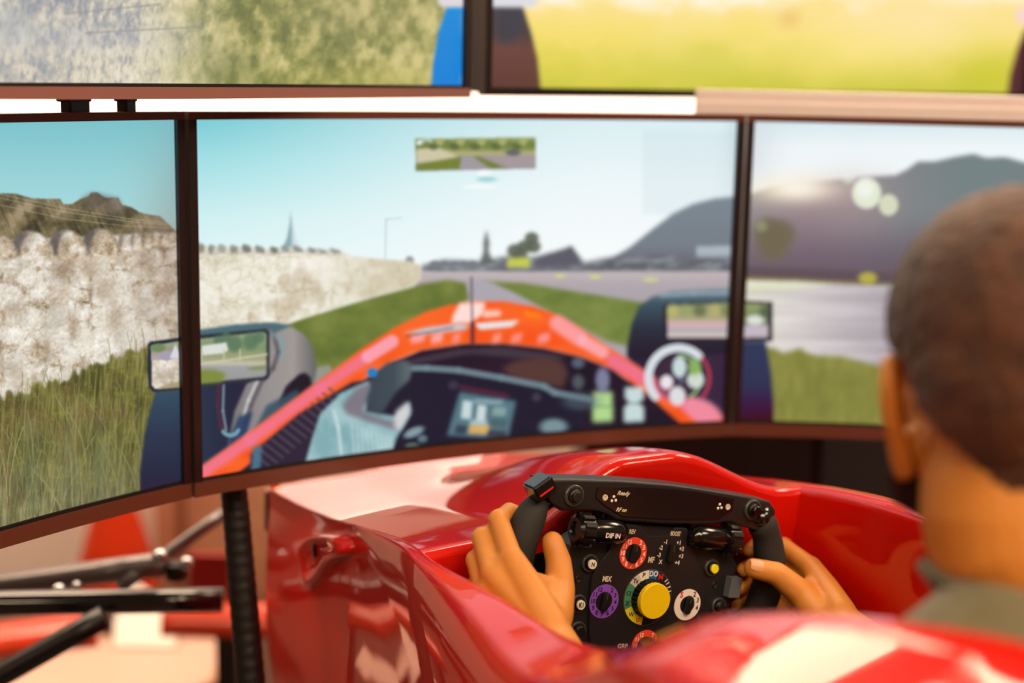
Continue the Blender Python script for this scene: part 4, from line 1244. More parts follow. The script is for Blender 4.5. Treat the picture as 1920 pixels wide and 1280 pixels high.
_glyph = {}
def text_data(s, size, bold=0.0, shear=0.0):
    key = (s, size, bold, shear)
    if key in _glyph:
        return _glyph[key]
    cu = bpy.data.curves.new('lettering', 'FONT')
    cu.body = s; cu.size = size; cu.align_x = 'CENTER'; cu.align_y = 'CENTER'
    cu.offset = bold * size; cu.shear = shear; cu.extrude = .00012; cu.resolution_u = 3
    ob = bpy.data.objects.new('lettering', cu); COL.objects.link(ob)
    dg = bpy.context.evaluated_depsgraph_get()
    me = bpy.data.meshes.new_from_object(ob.evaluated_get(dg))
    bpy.data.objects.remove(ob); bpy.data.curves.remove(cu)
    v = np.array([p.co[:] for p in me.vertices]); f = [tuple(p.vertices) for p in me.polygons]
    bpy.data.meshes.remove(me)
    _glyph[key] = (v, f)
    return v, f
def lettering(items, m, parent, name='lettering', label=None):
    """items = (text, size, x, y, z, rotation, bold, shear, widen): one mesh of flat print"""
    V, F = [], []
    for s, size, x, y, z, rot, bold, shear, wide in items:
        v, f = text_data(s, size, bold, shear)
        if not len(v): continue
        v = v.copy(); v[:, 0] *= wide
        c, s2 = math.cos(rot), math.sin(rot)
        vv = np.column_stack([v[:, 0] * c - v[:, 1] * s2 + x, v[:, 0] * s2 + v[:, 1] * c + y, v[:, 2] + z])
        n = len(V); V += list(vv); F += [tuple(k + n for k in q) for q in f]
    return obj(name, mesh_np(name, V, F, False), m, parent, label)

WHEEL = thing('steering_wheel', 'black formula steering wheel with dials, held by the driver', 'steering wheel', WHM)
bar = [(-.150, .112), (-.12, .1145), (-.06, .1172), (.0, .1175), (.03, .1162), (.09, .1125), (.132, .1083), (.143, .0985), (.141, .083), (.121, .0765),
       (.098, .0805), (.0824, .0838), (.0624, .0795), (.0, .0765), (-.0567, .0773), (-.0700, .0830), (-.0836, .0850), (-.105, .0840), (-.122, .0830), (-.136, .0905)]
bar = bar[::-1]
o_ = edge_split_smooth(slab('top_bar', bar, -.018, .006, M_shell, WHEEL, .003, 3))
disp = [(-.0865, .1090), (-.04, .1128), (.0, .1135), (.04, .1125), (.0835, .1085), (.0835, .0945), (.066, .0845), (.0, .0812), (-.052, .0815), (-.073, .0905), (-.0865, .0980)][::-1]
slab('display_panel', disp, .005, .0072, M_disp, WHEEL, .0008)
plate_ = [(-.086, .058), (-.100, .048), (-.104, .034), (-.097, .022), (-.096, .004), (-.101, -.02), (-.094, -.055), (-.07, -.085), (-.03, -.098), (.03, -.098), (.07, -.085),
          (.094, -.055), (.108, -.02), (.112, .004), (.110, .022), (.112, .036), (.100, .048), (.07, .056), (.035, .074), (-.035, .074)]
slab('faceplate', plate_, -.030, -.002, M_plate, WHEEL, .003, 3)
panel = [(-.048, .0735), (-.054, .060), (-.056, .046), (-.068, .028), (-.071, .015), (-.068, -.01), (-.062, -.04), (-.052, -.07), (-.02, -.084), (.02, -.084), (.054, -.07),
         (.066, -.04), (.072, -.01), (.073, .005), (.068, .018), (.062, .030), (.050, .046), (.042, .060), (.034, .0735), (.02, .0735), (.008, .064), (-.012, .063), (-.026, .0735)]
slab('raised_panel', panel, -.002, .0012, M_panel, WHEEL, .0012)
# dark hollow between the bar and the panel
slab('column_cover', [(-.06, .08), (-.06, .06), (.05, .06), (.05, .08)][::-1], -.034, -.012, M_gloss, WHEEL, .002)
V, F = lathe([(.030, -.085), (.030, -.05), (.042, -.045), (.042, -.028)], 32)
obj('quick_release_hub', mesh_np('quick_release_hub', V, F), M_gloss, WHEEL)
V, F = lathe([(.018, -.30), (.018, -.084)], 24)
obj('column', mesh_np('column', V, F), M_black, WHEEL)
# grips
gl = [(-.128, .094, -.012), (-.139, .086, -.010), (-.1475, .076, -.006), (-.1535, .060, -.004), (-.1565, .040, -.004), (-.1555, .015, -.006), (-.150, -.012, -.010), (-.138, -.036, -.014), (-.118, -.052, -.018), (-.092, -.058, -.020)]
gr = [(.1320, .0845, -.004), (.1365, .0800, -.003), (.1420, .072, -.003), (.1485, .060, -.004), (.1555, .040, -.004), (.1585, .015, -.006), (.156, -.012, -.010), (.144, -.036, -.014), (.122, -.052, -.018), (.096, -.058, -.020)]
rad = [.011, .0115, .0150, .0162, .0168, .0168, .0165, .0155, .013, .012]
tube('grip', gl, rad, M_grip, WHEEL, 24, 54)
tube('grip', gr, [.0150, .0160] + rad[2:], M_grip, WHEEL, 24, 54)
gr[0], gr[1] = (.1250, .0915, .000), (.134, .083, -.004)
for g, s in ((gl, -1), (gr, 1)):
    p = np.array(g)
    V, F = sweep([p[0] + (p[1] - p[0]) * k for k in (-.5, .3, 1.0, 1.35)], [.0125, .0118, .0112, .0105], 20)
    obj('grip_ferrule', mesh_np('grip_ferrule', V, F), M_gloss, WHEEL)
# corner block at the upper left, glossy with a red line
M_ = Matrix.Translation((-.1495, .1035, .002)) @ Matrix.Rotation(math.radians(38), 4, 'Z')
bm = bmesh.new(); bm_box(bm, (-.0105, -.0085, -.012), (.0125, .0085, .012), M_); bmesh.ops.bevel(bm, geom=bm.edges[:], offset=.002, segments=2, affect='EDGES')
cb = obj('corner_block', bm_mesh('corner_block', bm), M_gloss, WHEEL, 'glossy black block with a red line')
bm = bmesh.new(); bm_box(bm, (-.0075, -.003, .0119), (.0085, -.0015, .0124), M_); obj('red_line', bm_mesh('red_line', bm), M_printr, cb)
# shift paddle plates behind the grips
for s in (-1, 1):
    slab('shift_paddle', [(s * .05, .05), (s * .105, .055), (s * .125, .045), (s * .125, .01), (s * .10, -.005), (s * .05, .0)][::-s], -.052, -.047, M_gloss, WHEEL, .001)

def button(x, y, z, cap_m, r=.0092, capr=.0048, cap_h=.0078, letter=None):
    V, F = lathe([(r, -.001), (r, .0022), (r * .93, .0030), (r * .80, .0030), (r * .78, .0018), (r * .66, .0018)], 28)
    b = obj('push_button', mesh_np('push_button', np.array(V) + [x, y, z], F, False), M_ring, WHEEL)
    V, F = lathe([(r * .66, .0015), (r * .64, .0040), (capr * 1.12, .0056)], 28)
    obj('boot', mesh_np('boot', np.array(V) + [x, y, z], F), M_boot, b)
    V, F = lathe([(capr, .005), (capr, cap_h - .0006), (capr * .9, cap_h)], 28)
    obj('cap', mesh_np('cap', np.array(V) + [x, y, z], F, False), cap_m, b)
    if letter:
        lettering([(letter, .0066, x, y, z + cap_h + .0001, 0, .02, 0, .8)], M_printd, b, 'letter')
    return b
button(-.1120, .0990, .006, M_shell, .0108, .0052, .009)
button(.1095, .0985, .006, M_gloss, .0108, .0055, .011)
button(-.0752, .0318, -.002, M_cream, letter='N')
button(-.0805, -.0092, -.002, M_cream, letter='K1')
button(-.0755, -.0365, -.002, M_boot, .0095, .0056)
button(.0762, .0335, -.002, M_lemon)
button(.0940, -.0068, -.002, M_boot, letter='T')
button(.0875, -.0365, -.002, M_boot)
for x, y in ((-.085, .015), (.085, .015), (-.088, -.055), (.088, -.055)):
    V, F = lathe([(.0034, -.001), (.0034, .0008), (.0026, .0010), (.0022, -.0004)], 18)
    obj('screw', mesh_np('screw', np.array(V) + [x, y, -.002], F), M_boot, WHEEL)
for x, y in ((-.0760, .0995), (.0765, .0995)):
    V, F = lathe([(.0031, 0), (.0030, .0009), (.0018, .0010), (.0014, .0002)], 20)
    obj('screw', mesh_np('screw', np.array(V) + [x, y, .0072], F, False), M_tan, WHEEL)
for cx, cy in ((-.0655, .0985), (.0660, .0990)):
    for k in (90, 210, 330):
        a = math.radians(k + 10)
        V, F = lathe([(.0015, 0), (.0015, .0006), (.0009, .0008)], 14)
        obj('indicator_lamp', mesh_np('indicator_lamp', np.array(V) + [cx + .0026 * math.cos(a), cy + .0026 * math.sin(a), .0072], F), M_white, WHEEL)
# barrel rollers
def roller(x0, x1, y, s, label=None):
    """barrel from x0 inwards, knurled thumb roller at its outer end x1"""
    Rz = Matrix.Translation((0, 0, 0))
    d = 1 if x1 > x0 else -1
    L = abs(x1 - x0)
    prof = [(.004, 0), (.0095, .002), (.0122, .009), (.0128, .018), (.0128, L - .022), (.0112, L - .019)]
    V, F = lathe(prof, 28)
    V = np.array([(x0 + d * h, y + a, .004 + b) for a, b, h in V])
    b_ = obj('barrel', mesh_np('barrel', V, F), M_gloss, WHEEL)
    edge_split_smooth(b_, 50)
    V, F = lathe([(.0105, L - .020), (.0150, L - .018), (.0150, L - .004), (.012, L - .001), (.008, L - .001), (.007, L - .004)], 36)
    V = np.array([(x0 + d * h, y + a, .004 + b) for a, b, h in V])
    r_ = obj('roller', mesh_np('roller', V, F, False), M_gloss, b_)
    bm = bmesh.new()
    for k in range(12):
        a = 2 * math.pi * k / 12
        M2 = Matrix.Translation((x0 + d * (L - .011), y, .004)) @ Matrix.Rotation(a, 4, 'X') @ Matrix.Translation((0, 0, .0150))
        bm_box(bm, (-.0062, -.0024, -.001), (.0062, .0024, .0022), M2)
    obj('knurl', bm_mesh('knurl', bm), M_boot, b_)
    return b_
bl_ = roller(-.044, -.104, .0655, -1)
br_ = roller(.036, .099, .0655, 1)
lettering([('DIF IN', .0066, -.0655, .0640, .0172, 0, .03, 0, .95)], M_print, bl_)
# rotary dials
def flat_ring(name, x, y, z, r0, r1, m, parent, a0=0, a1=360, n=64):
    V, F = [], []
    k_ = int(n * (a1 - a0) / 360) + 1
    for i in range(k_):
        a = math.radians(a0 + (a1 - a0) * i / (k_ - 1))
        for r in (r0, r1):
            for h in (0, .0006):
                V.append((x + r * math.cos(a), y + r * math.sin(a), z + h))
    for i in range(k_ - 1):
        q = i * 4
        F += [(q + 1, q + 3, q + 7, q + 5), (q + 2, q + 6, q + 7, q + 3), (q, q + 1, q + 5, q + 4), (q, q + 4, q + 6, q + 2)]
    return obj(name, mesh_np(name, V, F, False), m, parent)
def pointer(x, y, z, rot, parent, L=.0195, w=.0084, h=.0048):
    pts = []
    for k in range(24):
        a = 2 * math.pi * k / 24
        pts.append((math.copysign(abs(math.cos(a)) ** .9, math.cos(a)) * w / 2, math.sin(a) * w / 2 + (L / 2 - w / 2) * (1 if math.sin(a) > 0 else -1)))
    c, s = math.cos(rot), math.sin(rot)
    pts = [(x + px * c - py * s, y + px * s + py * c) for px, py in pts]
    k_ = slab('pointer_knob', pts, z - .001, z + h, M_boot, parent, .0018, 2)
    t_ = (x - s * (L / 2 - .004), y + c * (L / 2 - .004))
    bm = bmesh.new(); bm_box(bm, (-.0007, -.0030, 0), (.0007, .0030, .0003), Matrix.Translation((t_[0], t_[1], z + h)) @ Matrix.Rotation(rot, 4, 'Z'))
    obj('pointer_mark', bm_mesh('pointer_mark', bm), M_ring, parent)
    return k_
ZP = .0012
def dial(x, y, m, r0, r1, labels, pm, rot, rtxt, size, start, step, lab=None):
    """labels run clockwise from the start angle (degrees from straight up)"""
    if m is not None:
        d = flat_ring('rotary_dial', x, y, ZP, r0, r1, m, WHEEL)
    else:
        d = flat_ring('rotary_dial', x, y, ZP, r0, r1, M_plate, WHEEL)
    if lab: d['label'] = lab
    pointer(x, y, ZP, rot, d)
    it = []
    for k, s in enumerate(labels):
        if not s: continue
        a = math.radians(90 - start - step * k)
        it.append((s, size, x + rtxt * math.cos(a), y + rtxt * math.sin(a), ZP + .0008, 0, .02, 0, .9))
    if it: lettering(it, pm, d, 'numerals')
    return d
nums = [str(k) for k in range(2, 13)]
dial(-.0270, .0445, M_orange, .0098, .0162, nums, M_print, math.radians(-4), .0130, .0066, 32, 29.6, 'orange dial ring with white numbers')
dial(.0185, .0465, None, .0098, .0170, ['+1', '+2', '+3', '+4', '', '', 'X', '-3', '-2', '-1'], M_print, math.radians(-4), .0140, .0062, 36, 32, 'black dial with white plus and minus numbers')
dial(-.0520, -.0055, M_purple, .0098, .0172, nums, M_printd, math.radians(-2), .0136, .0066, 32, 29.6, 'purple dial ring with dark numbers')
d = dial(.0515, -.0060, M_white, .0092, .0164, ['2', '3', '4'], M_printd, math.radians(-6), .0130, .0074, 32, 36, 'white dial ring with red S')
lettering([('S', .0086, .0418, .0040, ZP + .0009, 0, .03, 0, .9)], M_printr, d, 'letter')
dial(.0075, -.0500, M_orange, .0098, .0165, ['2', '3', '4', '5', '6', '7', '8', '9', '10', '11', '12'], M_print, 0, .0130, .0060, 32, 29.6, 'orange dial ring at the bottom of the wheel')
# large selector in the middle
mx, my = 0.0, 0.0
big = flat_ring('selector_dial', mx, my, ZP - .0004, .002, .0292, M_plate, WHEEL)
big['label'] = 'large selector with yellow centre cap'
flat_ring('rim', mx, my, ZP - .0002, .0284, .0294, M_ring, big)
for a0, a1, m in ((98, 124, M_seg_white), (124, 150, M_seg_grey), (150, 208, M_seg_green), (208, 266, M_seg_yellow), (72, 98, M_seg_blue)):
    flat_ring('segment', mx, my, ZP + .0002, .0198, .0284, m, big, a0, a1)
def pol(a, r=.0246):
    return mx + r * math.cos(math.radians(a)), my + r * math.sin(math.radians(a))
L_ = lambda s, a, size=.0070: (s, size, *pol(a), ZP + .0010, 0, .02, 0, .9)
lettering([L_('P', 113), L_('Tx', 138, .0064)], M_printd, big, 'letters')
lettering([L_('Cl', 172, .0066), L_('X', 196)], M_printd, big, 'letters')
lettering([L_('W', 227, .0066)], M_printb, big, 'letters')
lettering([L_('U', 252, .0066), ('N', .0070, *pol(62), ZP + .0010, 0, .05, 0, 1.0)], M_printr, big, 'letters')
lettering([L_('DO', 85, .0076)], M_print, big, 'letters')
lettering([('I', .0056, *pol(a, .0262), ZP + .0010, math.radians(a - 90), .03, 0, 1.2) for a in (16, 26, 36, 44)], M_print, big, 'letters')
V, F = [], []
n = 26
for h in (0, .0095):
    for k in range(n * 2):
        r = .0205 if k % 2 == 0 else .0178
        if h: r *= .95
        a = 2 * math.pi * (k + .5 * 0) / (n * 2)
        V.append((mx + r * math.cos(a), my + r * math.sin(a), ZP + h))
N2 = n * 2
F = [(k, (k + 1) % N2, N2 + (k + 1) % N2, N2 + k) for k in range(N2)] + [tuple(range(N2, 2 * N2))]
obj('knurled_knob', mesh_np('knurled_knob', V, F, False), M_boot, big)
V, F = lathe([(.0182, .0090), (.0182, .0140), (.0176, .0148)], 48)
obj('centre_cap', mesh_np('centre_cap', np.array(V) + [mx, my, ZP], F, False), M_yellow, big, 'flat yellow cap')
# grey block switch at the right, under the thumb
slab('block_switch', [(.0985, .0255), (.1125, .0255), (.1125, .0045), (.0985, .0045)][::-1], -.004, .008, M_greyblk, WHEEL, .001)
# print on panel and display
for tx, sz, x, y, bo, wd in (('REV', .0062, -.0325, .0660, .03, .72), ('BOOST', .0062, .0210, .0668, .03, .62), ('MF', .0084, -.0035, .0385, .03, .75),
                             ('MIX', .0076, -.0530, .0170, .04, .8), ('GRP', .0066, -.0200, -.0510, .02, 1.0)):
    lettering([(tx, sz, x, y, ZP + .0003, 0, bo, 0, wd)], M_tan, WHEEL)
lettering([('Ready', .0058, -.0555, .1050, .0074, 0, .03, .35, 1.0)], M_tan, WHEEL)
lettering([('RF on', .0054, -.0545, .0885, .0074, 0, .03, .35, .95)], M_tan, WHEEL)

# ------------------------------------------------------------------ the driver: one continuous body, then hair, beard, shirt
M_skin = mat('skin', (214, 142, 60), 0.5, sub=0.12, noise=(14, (202, 126, 48), .8), bump=(160, 0.10))
M_nail = mat('nail', (222, 160, 118), 0.3)
M_hair = mat('short_hair', (88, 50, 24), 0.7, noise=(45, (60, 32, 15), 1.0), bump=(420, 0.6), sheen=0.15)
M_beard = mat('beard', (40, 26, 20), 0.8, bump=(200, 0.6))
M_shirt = mat('shirt_cotton', (104, 98, 70), 0.85, noise=(30, (96, 90, 64), 1.0), bump=(240, 0.25), sheen=0.2)
M_trouser = mat('trouser_cotton', (40, 42, 50), 0.85)
BV, BF = [], []
def add(V, F):
    n = len(BV)
    BV.extend([np.asarray(v, float) for v in V]); BF.extend([tuple(k + n for k in f) for f in F])
def chain(pts, rad, sides=14, n=0):
    """tapered limb with rounded ends"""
    P = np.asarray(pts, float); R = np.asarray(rad, float)
    if n:
        Q = smooth_path(np.column_stack([P, R]), n); P, R = Q[:, :3], Q[:, 3]
    d0 = (P[0] - P[1]) / np.linalg.norm(P[0] - P[1]); d1 = (P[-1] - P[-2]) / np.linalg.norm(P[-1] - P[-2])
    PP, RR = [], []
    for t in np.linspace(0, math.pi / 2, 5)[:-1]:
        PP.append(P[0] + d0 * R[0] * math.cos(t)); RR.append(max(1e-4, R[0] * math.sin(t)))
    PP += list(P); RR += list(R)
    for t in np.linspace(math.pi / 2, 0, 5)[1:]:
        PP.append(P[-1] + d1 * R[-1] * math.cos(t)); RR.append(max(1e-4, R[-1] * math.sin(t)))
    add(*sweep(PP, RR, sides))
def ellipsoid(c, r, M=None, n=18):
    V, F = lathe([(math.sin(t), -math.cos(t)) for t in np.linspace(.02, math.pi - .02, n)], n * 2)
    V = np.array(V) * np.asarray(r)
    if M is not None:
        V = V @ np.asarray(M).T
    add(V + np.asarray(c), F)

# head frame
HAZ = math.radians(4)
HC = np.array([.338, .985, EYE - .196])
hf = np.array([math.sin(HAZ), math.cos(HAZ), 0]); hr = np.array([math.cos(HAZ), -math.sin(HAZ), 0]); hu = np.array([0, 0, 1.0])
tilt = math.radians(-4)
hf, hu = hf * math.cos(tilt) + hu * math.sin(tilt), hu * math.cos(tilt) - hf * math.sin(tilt)
HM_ = np.column_stack([hr, hf, hu])
def hd(x, y, z):
    return HC + HM_ @ np.array([x, y, z])
ellipsoid(hd(0, -.014, .034), (.080, .100, .086), HM_)
ellipsoid(hd(0, -.045, .010), (.072, .066, .075), HM_)
ellipsoid(hd(0, .030, -.015), (.066, .066, .088), HM_)
ellipsoid(hd(0, .050, -.075), (.050, .044, .042), HM_)
for s in (-1, 1):
    chain([hd(s * .062, .005, -.055), hd(s * .054, .035, -.085), hd(s * .025, .075, -.103)], [.016, .015, .016])
    chain([hd(s * .045, .070, -.015), hd(s * .062, .045, -.022)], [.016, .016])      # cheekbone
    ellipsoid(hd(s * .032, .080, .0115), (.015, .010, .0055), HM_, 8)                 # upper lid
    ellipsoid(hd(s * .032, .079, -.0075), (.015, .010, .0050), HM_, 8)                # lower lid
    chain([hd(s * .012, .098, .022), hd(s * .045, .086, .022)], [.009, .008])         # brow
    # ear: rim, lobe and hollow shell standing off the head
    e = [(.070, -.010, -.068), (.075, -.018, -.050), (.084, -.025, -.028), (.087, -.025, -.006), (.084, -.013, .006), (.079, .003, .000), (.074, .007, -.016)]
    chain([hd(s * x, y, z) for x, y, z in e], [.0075, .0070, .0062, .0060, .0058, .0055, .0050], 10, 24)
    chain([hd(s * .072, -.004, -.062), hd(s * .078, -.012, -.033), hd(s * .080, -.012, -.008)], [.0072, .0075, .006], 10)
chain([hd(0, .098, .018), hd(0, .112, -.012), hd(0, .118, -.026)], [.008, .011, .013])
for s in (-1, 1):
    ellipsoid(hd(s * .012, .107, -.030), (.009, .010, .008), HM_, 8)
chain([hd(-.022, .094, -.056), hd(0, .101, -.055), hd(.022, .094, -.056)], [.006, .008, .006])
chain([hd(-.018, .093, -.066), hd(0, .100, -.067), hd(.018, .093, -.066)], [.006, .008, .006])
ellipsoid(hd(0, .088, -.098), (.020, .016, .014), HM_, 10)
# neck and trunk in car axes
NB = np.array(car(-.545, -.018, .150))
chain([hd(0, -.028, -.045), hd(0, -.036, -.10), NB + [0, 0, .01], NB - [0, 0, .05]], [.060, .060, .066, .085], 24, 12)
CM = np.column_stack([CRGT, CFWD, [0, 0, 1.0]])
BC = -.012
SHL, SHR = (-.55, BC - .165, .085), (-.55, BC + .175, .085)
for S in (SHL, SHR):
    chain([NB + [0, 0, -.015], car(S[0], (S[1] + BC) / 2, .128), car(*S)], [.060, .062, .060], 18, 8)
ellipsoid(car(-.565, BC, .00), (.165, .105, .145), CM)
ellipsoid(car(-.585, BC, -.16), (.150, .105, .160), CM)
ellipsoid(car(-.58, BC, -.31), (.165, .120, .105), CM)
ellipsoid(car(-.575, BC, -.14), (.166, .112, .285), CM)
ellipsoid(car(-.585, BC, -.240), (.160, .114, .120), CM)
for s in (-1, 1):
    chain([car(-.55, BC + s * .085, -.33), car(-.33, BC + s * .10, -.29), car(-.12, BC + s * .105, -.235)], [.082, .074, .058], 18, 12)
    chain([car(-.12, BC + s * .105, -.235), car(.05, BC + s * .10, -.29), car(.27, BC + s * .09, -.385)], [.056, .052, .036], 16, 12)
    chain([car(.27, BC + s * .09, -.40), car(.36, BC + s * .09, -.36)], [.034, .030], 12)

# hands in the axes of the wheel: (right, up, towards the driver)
def hand(s, wrist, mcp, pip, dip, tip, thumb, elbow, shoulder, tr):
    w = np.array(wrist)
    W_ = lambda p: wh(*p)
    fr = [(.0112, .0100, .0088, .0080), (.0115, .0102, .0090, .0082), (.0108, .0096, .0085, .0076), (.0096, .0084, .0074, .0066)]
    for k in range(4):
        chain([W_(mcp[k]), W_(pip[k]), W_(dip[k]), W_(tip[k])], fr[k], 12)
        ellipsoid(W_(pip[k]), (fr[k][1] * 1.08,) * 3, None, 8)
        ellipsoid(W_(mcp[k]), (.0122, .0122, .0122), None, 8)
    for k in range(4):                                   # metacarpals
        m = np.array(mcp[k])
        off = (k - 1.5) * np.array([0, -.0085, 0])
        chain([W_(w + off), W_((w + off) * .5 + m * .5), W_(m)], [.0185, .0165, .0125], 12)
    for k in range(3):
        a, b = np.array(mcp[k]), np.array(mcp[k + 1])
        chain([W_(w * .75 + (a + b) * .125), W_((a + b) / 2)], [.017, .0105], 12)
    th = [np.array(t) for t in thumb]
    chain([W_(t) for t in th], tr, 14)
    chain([W_(th[0]), W_(w)], [.0185, .020], 12)
    chain([W_(th[0]), W_(np.array(mcp[0]) * .6 + w * .4)], [.015, .014], 12)
    chain([W_(th[1]), W_(np.array(mcp[0]) * .75 + w * .25)], [.0095, .0105], 12)          # web of the thumb
    el = np.array(elbow)
    fa = W_(w)
    chain([fa, fa + (el - fa) * .2, fa + (el - fa) * .6, el], [.0255, .0285, .039, .041], 18, 14)
    chain([el, el + (shoulder - el) * .5, shoulder], [.042, .047, .055], 18, 10)
hand(-1, (-.163, -.022, .082),
     [(-.1840, .040, .0300), (-.1975, .0235, .0240), (-.2005, .003, .0220), (-.1950, -.016, .0240)],
     [(-.1830, .068, -.0060), (-.1930, .048, -.0140), (-.1960, .0260, -.0140), (-.1950, .005, -.0060)],
     [(-.1600, .073, -.0280), (-.1660, .0520, -.0320), (-.1680, .0300, -.0320), (-.1680, .008, -.0280)],
     [(-.1400, .068, -.0240), (-.1440, .0480, -.0270), (-.1460, .0270, -.0280), (-.1470, .005, -.0260)],
     [(-.1500, -.004, .064), (-.1330, .016, .042), (-.1290, .038, .026), (-.1335, .0545, .0170)],
     car(-.335, BC - .165, -.115), car(*SHL), [.0195, .0150, .0128, .0108])
hand(1, (.192, -.004, .074),
     [(.2040, .041, .0050), (.2070, .0200, -.002), (.2040, -.001, -.002), (.1970, -.019, .004)],
     [(.1930, .054, -.030), (.1960, .0300, -.037), (.1940, .0080, -.036), (.1880, -.012, -.028)],
     [(.1640, .054, -.040), (.1680, .0290, -.046), (.1660, .0070, -.045), (.1620, -.012, -.038)],
     [(.1420, .049, -.024), (.1450, .0250, -.032), (.1440, .0040, -.032), (.1420, -.014, -.030)],
     [(.1800, .002, .056), (.1640, .0215, .040), (.1370, .0380, .0290), (.1120, .0405, .0225)],
     car(-.335, BC + .20, -.10), car(*SHR), [.0195, .0150, .0126, .0108])

raw = bpy.data.meshes.new('body')
raw.from_pydata([tuple(v) for v in BV], [], BF)
raw.update()
tmp = bpy.data.objects.new('body_tmp', raw)
COL.objects.link(tmp)
md = tmp.modifiers.new('remesh', 'REMESH'); md.mode = 'VOXEL'; md.voxel_size = .0024; md.use_smooth_shade = True
md = tmp.modifiers.new('smooth', 'SMOOTH'); md.factor = .5; md.iterations = 5
dg = bpy.context.evaluated_depsgraph_get()
body_me = bpy.data.meshes.new_from_object(tmp.evaluated_get(dg))
bpy.data.objects.remove(tmp)
body_me.name = 'body'
PERSON = thing('person', 'seated driver with short brown hair, olive shirt and both hands on the wheel', 'person', Matrix.Translation(Vector(car(-.55, BC, -.40))))
PO = np.array(PERSON.matrix_world.translation)
nv = len(body_me.vertices)
co = np.empty(nv * 3); body_me.vertices.foreach_get('co', co); co = co.reshape(-1, 3)
no = np.empty(nv * 3); body_me.vertex_normals.foreach_get('vector', no); no = no.reshape(-1, 3)
body_me.vertices.foreach_set('co', np.ascontiguousarray((co - PO).reshape(-1), dtype=np.float32))
body_me.polygons.foreach_set('use_smooth', np.ones(len(body_me.polygons), bool))
body_me.update()
obj('body', body_me, M_skin, PERSON)
nl = len(body_me.loops)
li = np.empty(nl, np.int32); body_me.loops.foreach_get('vertex_index', li)
ls = np.empty(len(body_me.polygons), np.int32); body_me.polygons.foreach_get('loop_start', ls)
lt = np.empty(len(body_me.polygons), np.int32); body_me.polygons.foreach_get('loop_total', lt)
quads = li[ls[lt == 4][:, None] + np.arange(4)]
Hc = (co - HC) @ HM_                                    # head coordinates of every body vertex
Cc = np.column_stack([(co - CORG) @ CRGT, (co - CORG) @ CFWD, co[:, 2] - CORG[2]])
def nz(P, s, seed):
    return value_noise(P[:, 0] * s + P[:, 2] * s * .37, P[:, 1] * s + P[:, 2] * s, seed)
def shell(name, w, thick, m, lump=0.0, lscale=90, lift=0.0):
    """garment or hair grown from the skin where w > 0; thickness fades at its hem"""
    keep = (w[quads] > 0).any(1)
    q = quads[keep]
    used = np.unique(q)
    remap = np.full(nv, -1); remap[used] = np.arange(len(used))
    k = smoothstep(w[used], 0, 1)
    wu = np.clip(w[used], -1, 1)
    th = np.where(wu > 0, lift * np.clip(wu * 4, 0, 1) + thick * k + lump * k * (nz(co[used], lscale, 3) - .5), .004 * wu)
    P = co[used] + no[used] * th[:, None] - PO
    F = remap[q]
    me = bpy.data.meshes.new(name)
    me.vertices.add(len(P)); me.vertices.foreach_set('co', np.ascontiguousarray(P.reshape(-1), dtype=np.float32))
    me.loops.add(F.size); me.loops.foreach_set('vertex_index', np.ascontiguousarray(F.reshape(-1), dtype=np.int32))
    me.polygons.add(len(F)); me.polygons.foreach_set('loop_start', np.arange(0, F.size, 4, dtype=np.int32))
    me.polygons.foreach_set('use_smooth', np.ones(len(F), bool))
    me.update(calc_edges=True)
    return obj(name, me, m, PERSON)
x, y, z = Hc[:, 0], Hc[:, 1], Hc[:, 2]
ax = np.abs(x)
# hairline: forehead, round the ears, down to the nape
line = np.interp(y, [-.120, -.102, -.078, -.055, -.034, -.018, .004, .030, .062, .090], [-.092, -.074, -.052, -.030, -.006, .002, .004, .014, .048, .074])
inhead = (z > -.13) & (np.hypot(x, y) < .16)
hw = (z - line + .010 * (nz(co, 160, 8) - .5)) / .016
ear_v = (ax > .0735) & (z < .014) & (z > -.082) & (y > -.038) & (y < .018)
hw = np.where(inhead & ~ear_v, hw, -1)
shell('hair', hw, .0065, M_hair, .0025, 260)
bw = np.minimum((.016 - np.abs(y - .060) + .050) / .012, (-.030 - z) / .010)
edge = np.interp(z, [-.13, -.09, -.05, -.02, .02], [.012, -.004, .006, .012, .012])
bw = np.minimum((y - edge) / .008, (np.interp(y, [0, .03, .08, .12], [.03, -.028, -.036, -.044]) - z) / .008)
lips = (np.hypot(x / .024, (z + .060) / .012) < 1) & (y > .07)
bw = np.where(inhead & ~ear_v & ~lips & (z > -.125), bw, -1)
bw = np.where((z > -.060) & (y < .026), -1, bw)
shell('beard', bw, .0045, M_beard, .003, 170)
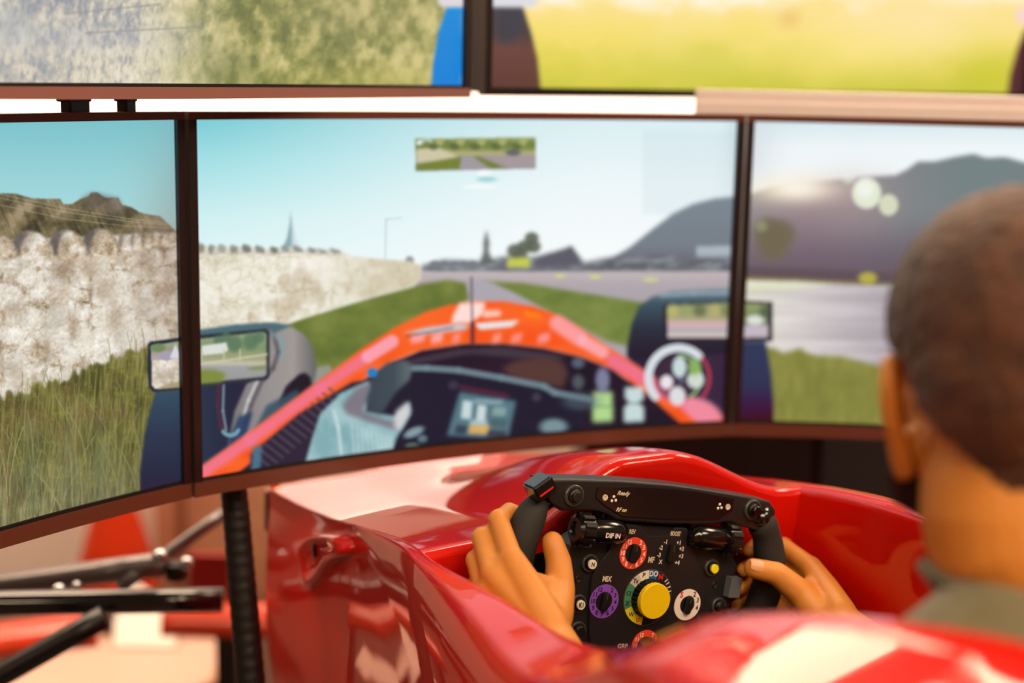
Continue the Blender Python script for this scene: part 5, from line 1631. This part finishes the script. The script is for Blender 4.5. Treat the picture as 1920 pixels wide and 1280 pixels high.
# shirt: trunk, shoulders and upper arms; trousers below
b_, a_, c_ = Cc[:, 0], Cc[:, 1], Cc[:, 2]
armd = np.maximum(-.395 - a_, -.9)
dn = np.hypot(co[:, 0] - NB[0], co[:, 1] - NB[1])
sw = np.minimum(np.maximum((dn - .075) / .010, (.160 - c_) / .010), (c_ + .30) / .02)
onarm = (np.abs(b_ - BC) > .12) & (a_ > -.47)
sw = np.where(onarm, np.minimum(sw, (-.400 - a_) / .01), np.minimum(sw, (-.40 - a_) / .01))
sw = np.where(inhead & (z > -.125), -1, sw)
shell('shirt', sw, .007, M_shirt, .010, 14, .0015)
leg_ = (a_ > -.47) & ((c_ < -.168) | ((c_ < -.12) & (np.abs(b_ - BC) < .125)))
tw = np.where(leg_, 1.0, np.where(a_ <= -.44, (-.25 - c_) / .02, -1))
shell('trousers', tw, .005, M_trouser, .006, 20, .001)
for s in (-1, 1):
    V, F = lathe([(math.sin(t), -math.cos(t)) for t in np.linspace(.02, math.pi - .02, 14)], 24)
    ev = np.array(V) * .0105
    o_ = obj('eye', mesh_np('eye', np.array([hd(s * .032, .0790, .002) + v - PO for v in ev]), F), mat('eye_white', (236, 232, 226), .2), PERSON)
    obj('iris', mesh_np('iris', np.array([hd(s * .032, .0853, .002) + v * .5 - PO for v in ev]), F), mat('iris_brown', (40, 24, 16), .15), o_)
# thumb nail of the right hand
def nail(p, q, up, m=M_nail):
    p, q, up = np.array(p), np.array(q), np.array(up)
    d = (q - p) / np.linalg.norm(q - p); sd = np.cross(up, d); sd /= np.linalg.norm(sd); n_ = np.cross(d, sd)
    V, F = [], []
    for i, t in enumerate(np.linspace(-1, 1, 9)):
        for j, s in enumerate(np.linspace(-1, 1, 9)):
            wd = .0062 * (1 - .25 * max(0, t) ** 3 - .1 * min(0, t) ** 2)
            V.append(p + d * .0072 * t + sd * wd * s + n_ * (.0022 * (1 - s * s) - .0006))
    F = [(i * 9 + j, i * 9 + j + 1, (i + 1) * 9 + j + 1, (i + 1) * 9 + j) for i in range(8) for j in range(8)]
    return obj('nail', mesh_np('nail', np.array(V) - PO, F), m, PERSON)
tipc = wh(.1120, .0405, .0225); ipc = wh(.1370, .0380, .0290)
upv = WN * .75 + WU * .55 - WR_ * .25
upv = upv - (tipc - ipc) * (upv @ (tipc - ipc)) / ((tipc - ipc) @ (tipc - ipc)); upv /= np.linalg.norm(upv)
nail(tipc + upv * .0095 + (tipc - ipc) * .06, tipc + upv * .0090 + (tipc - ipc) * .5, upv)
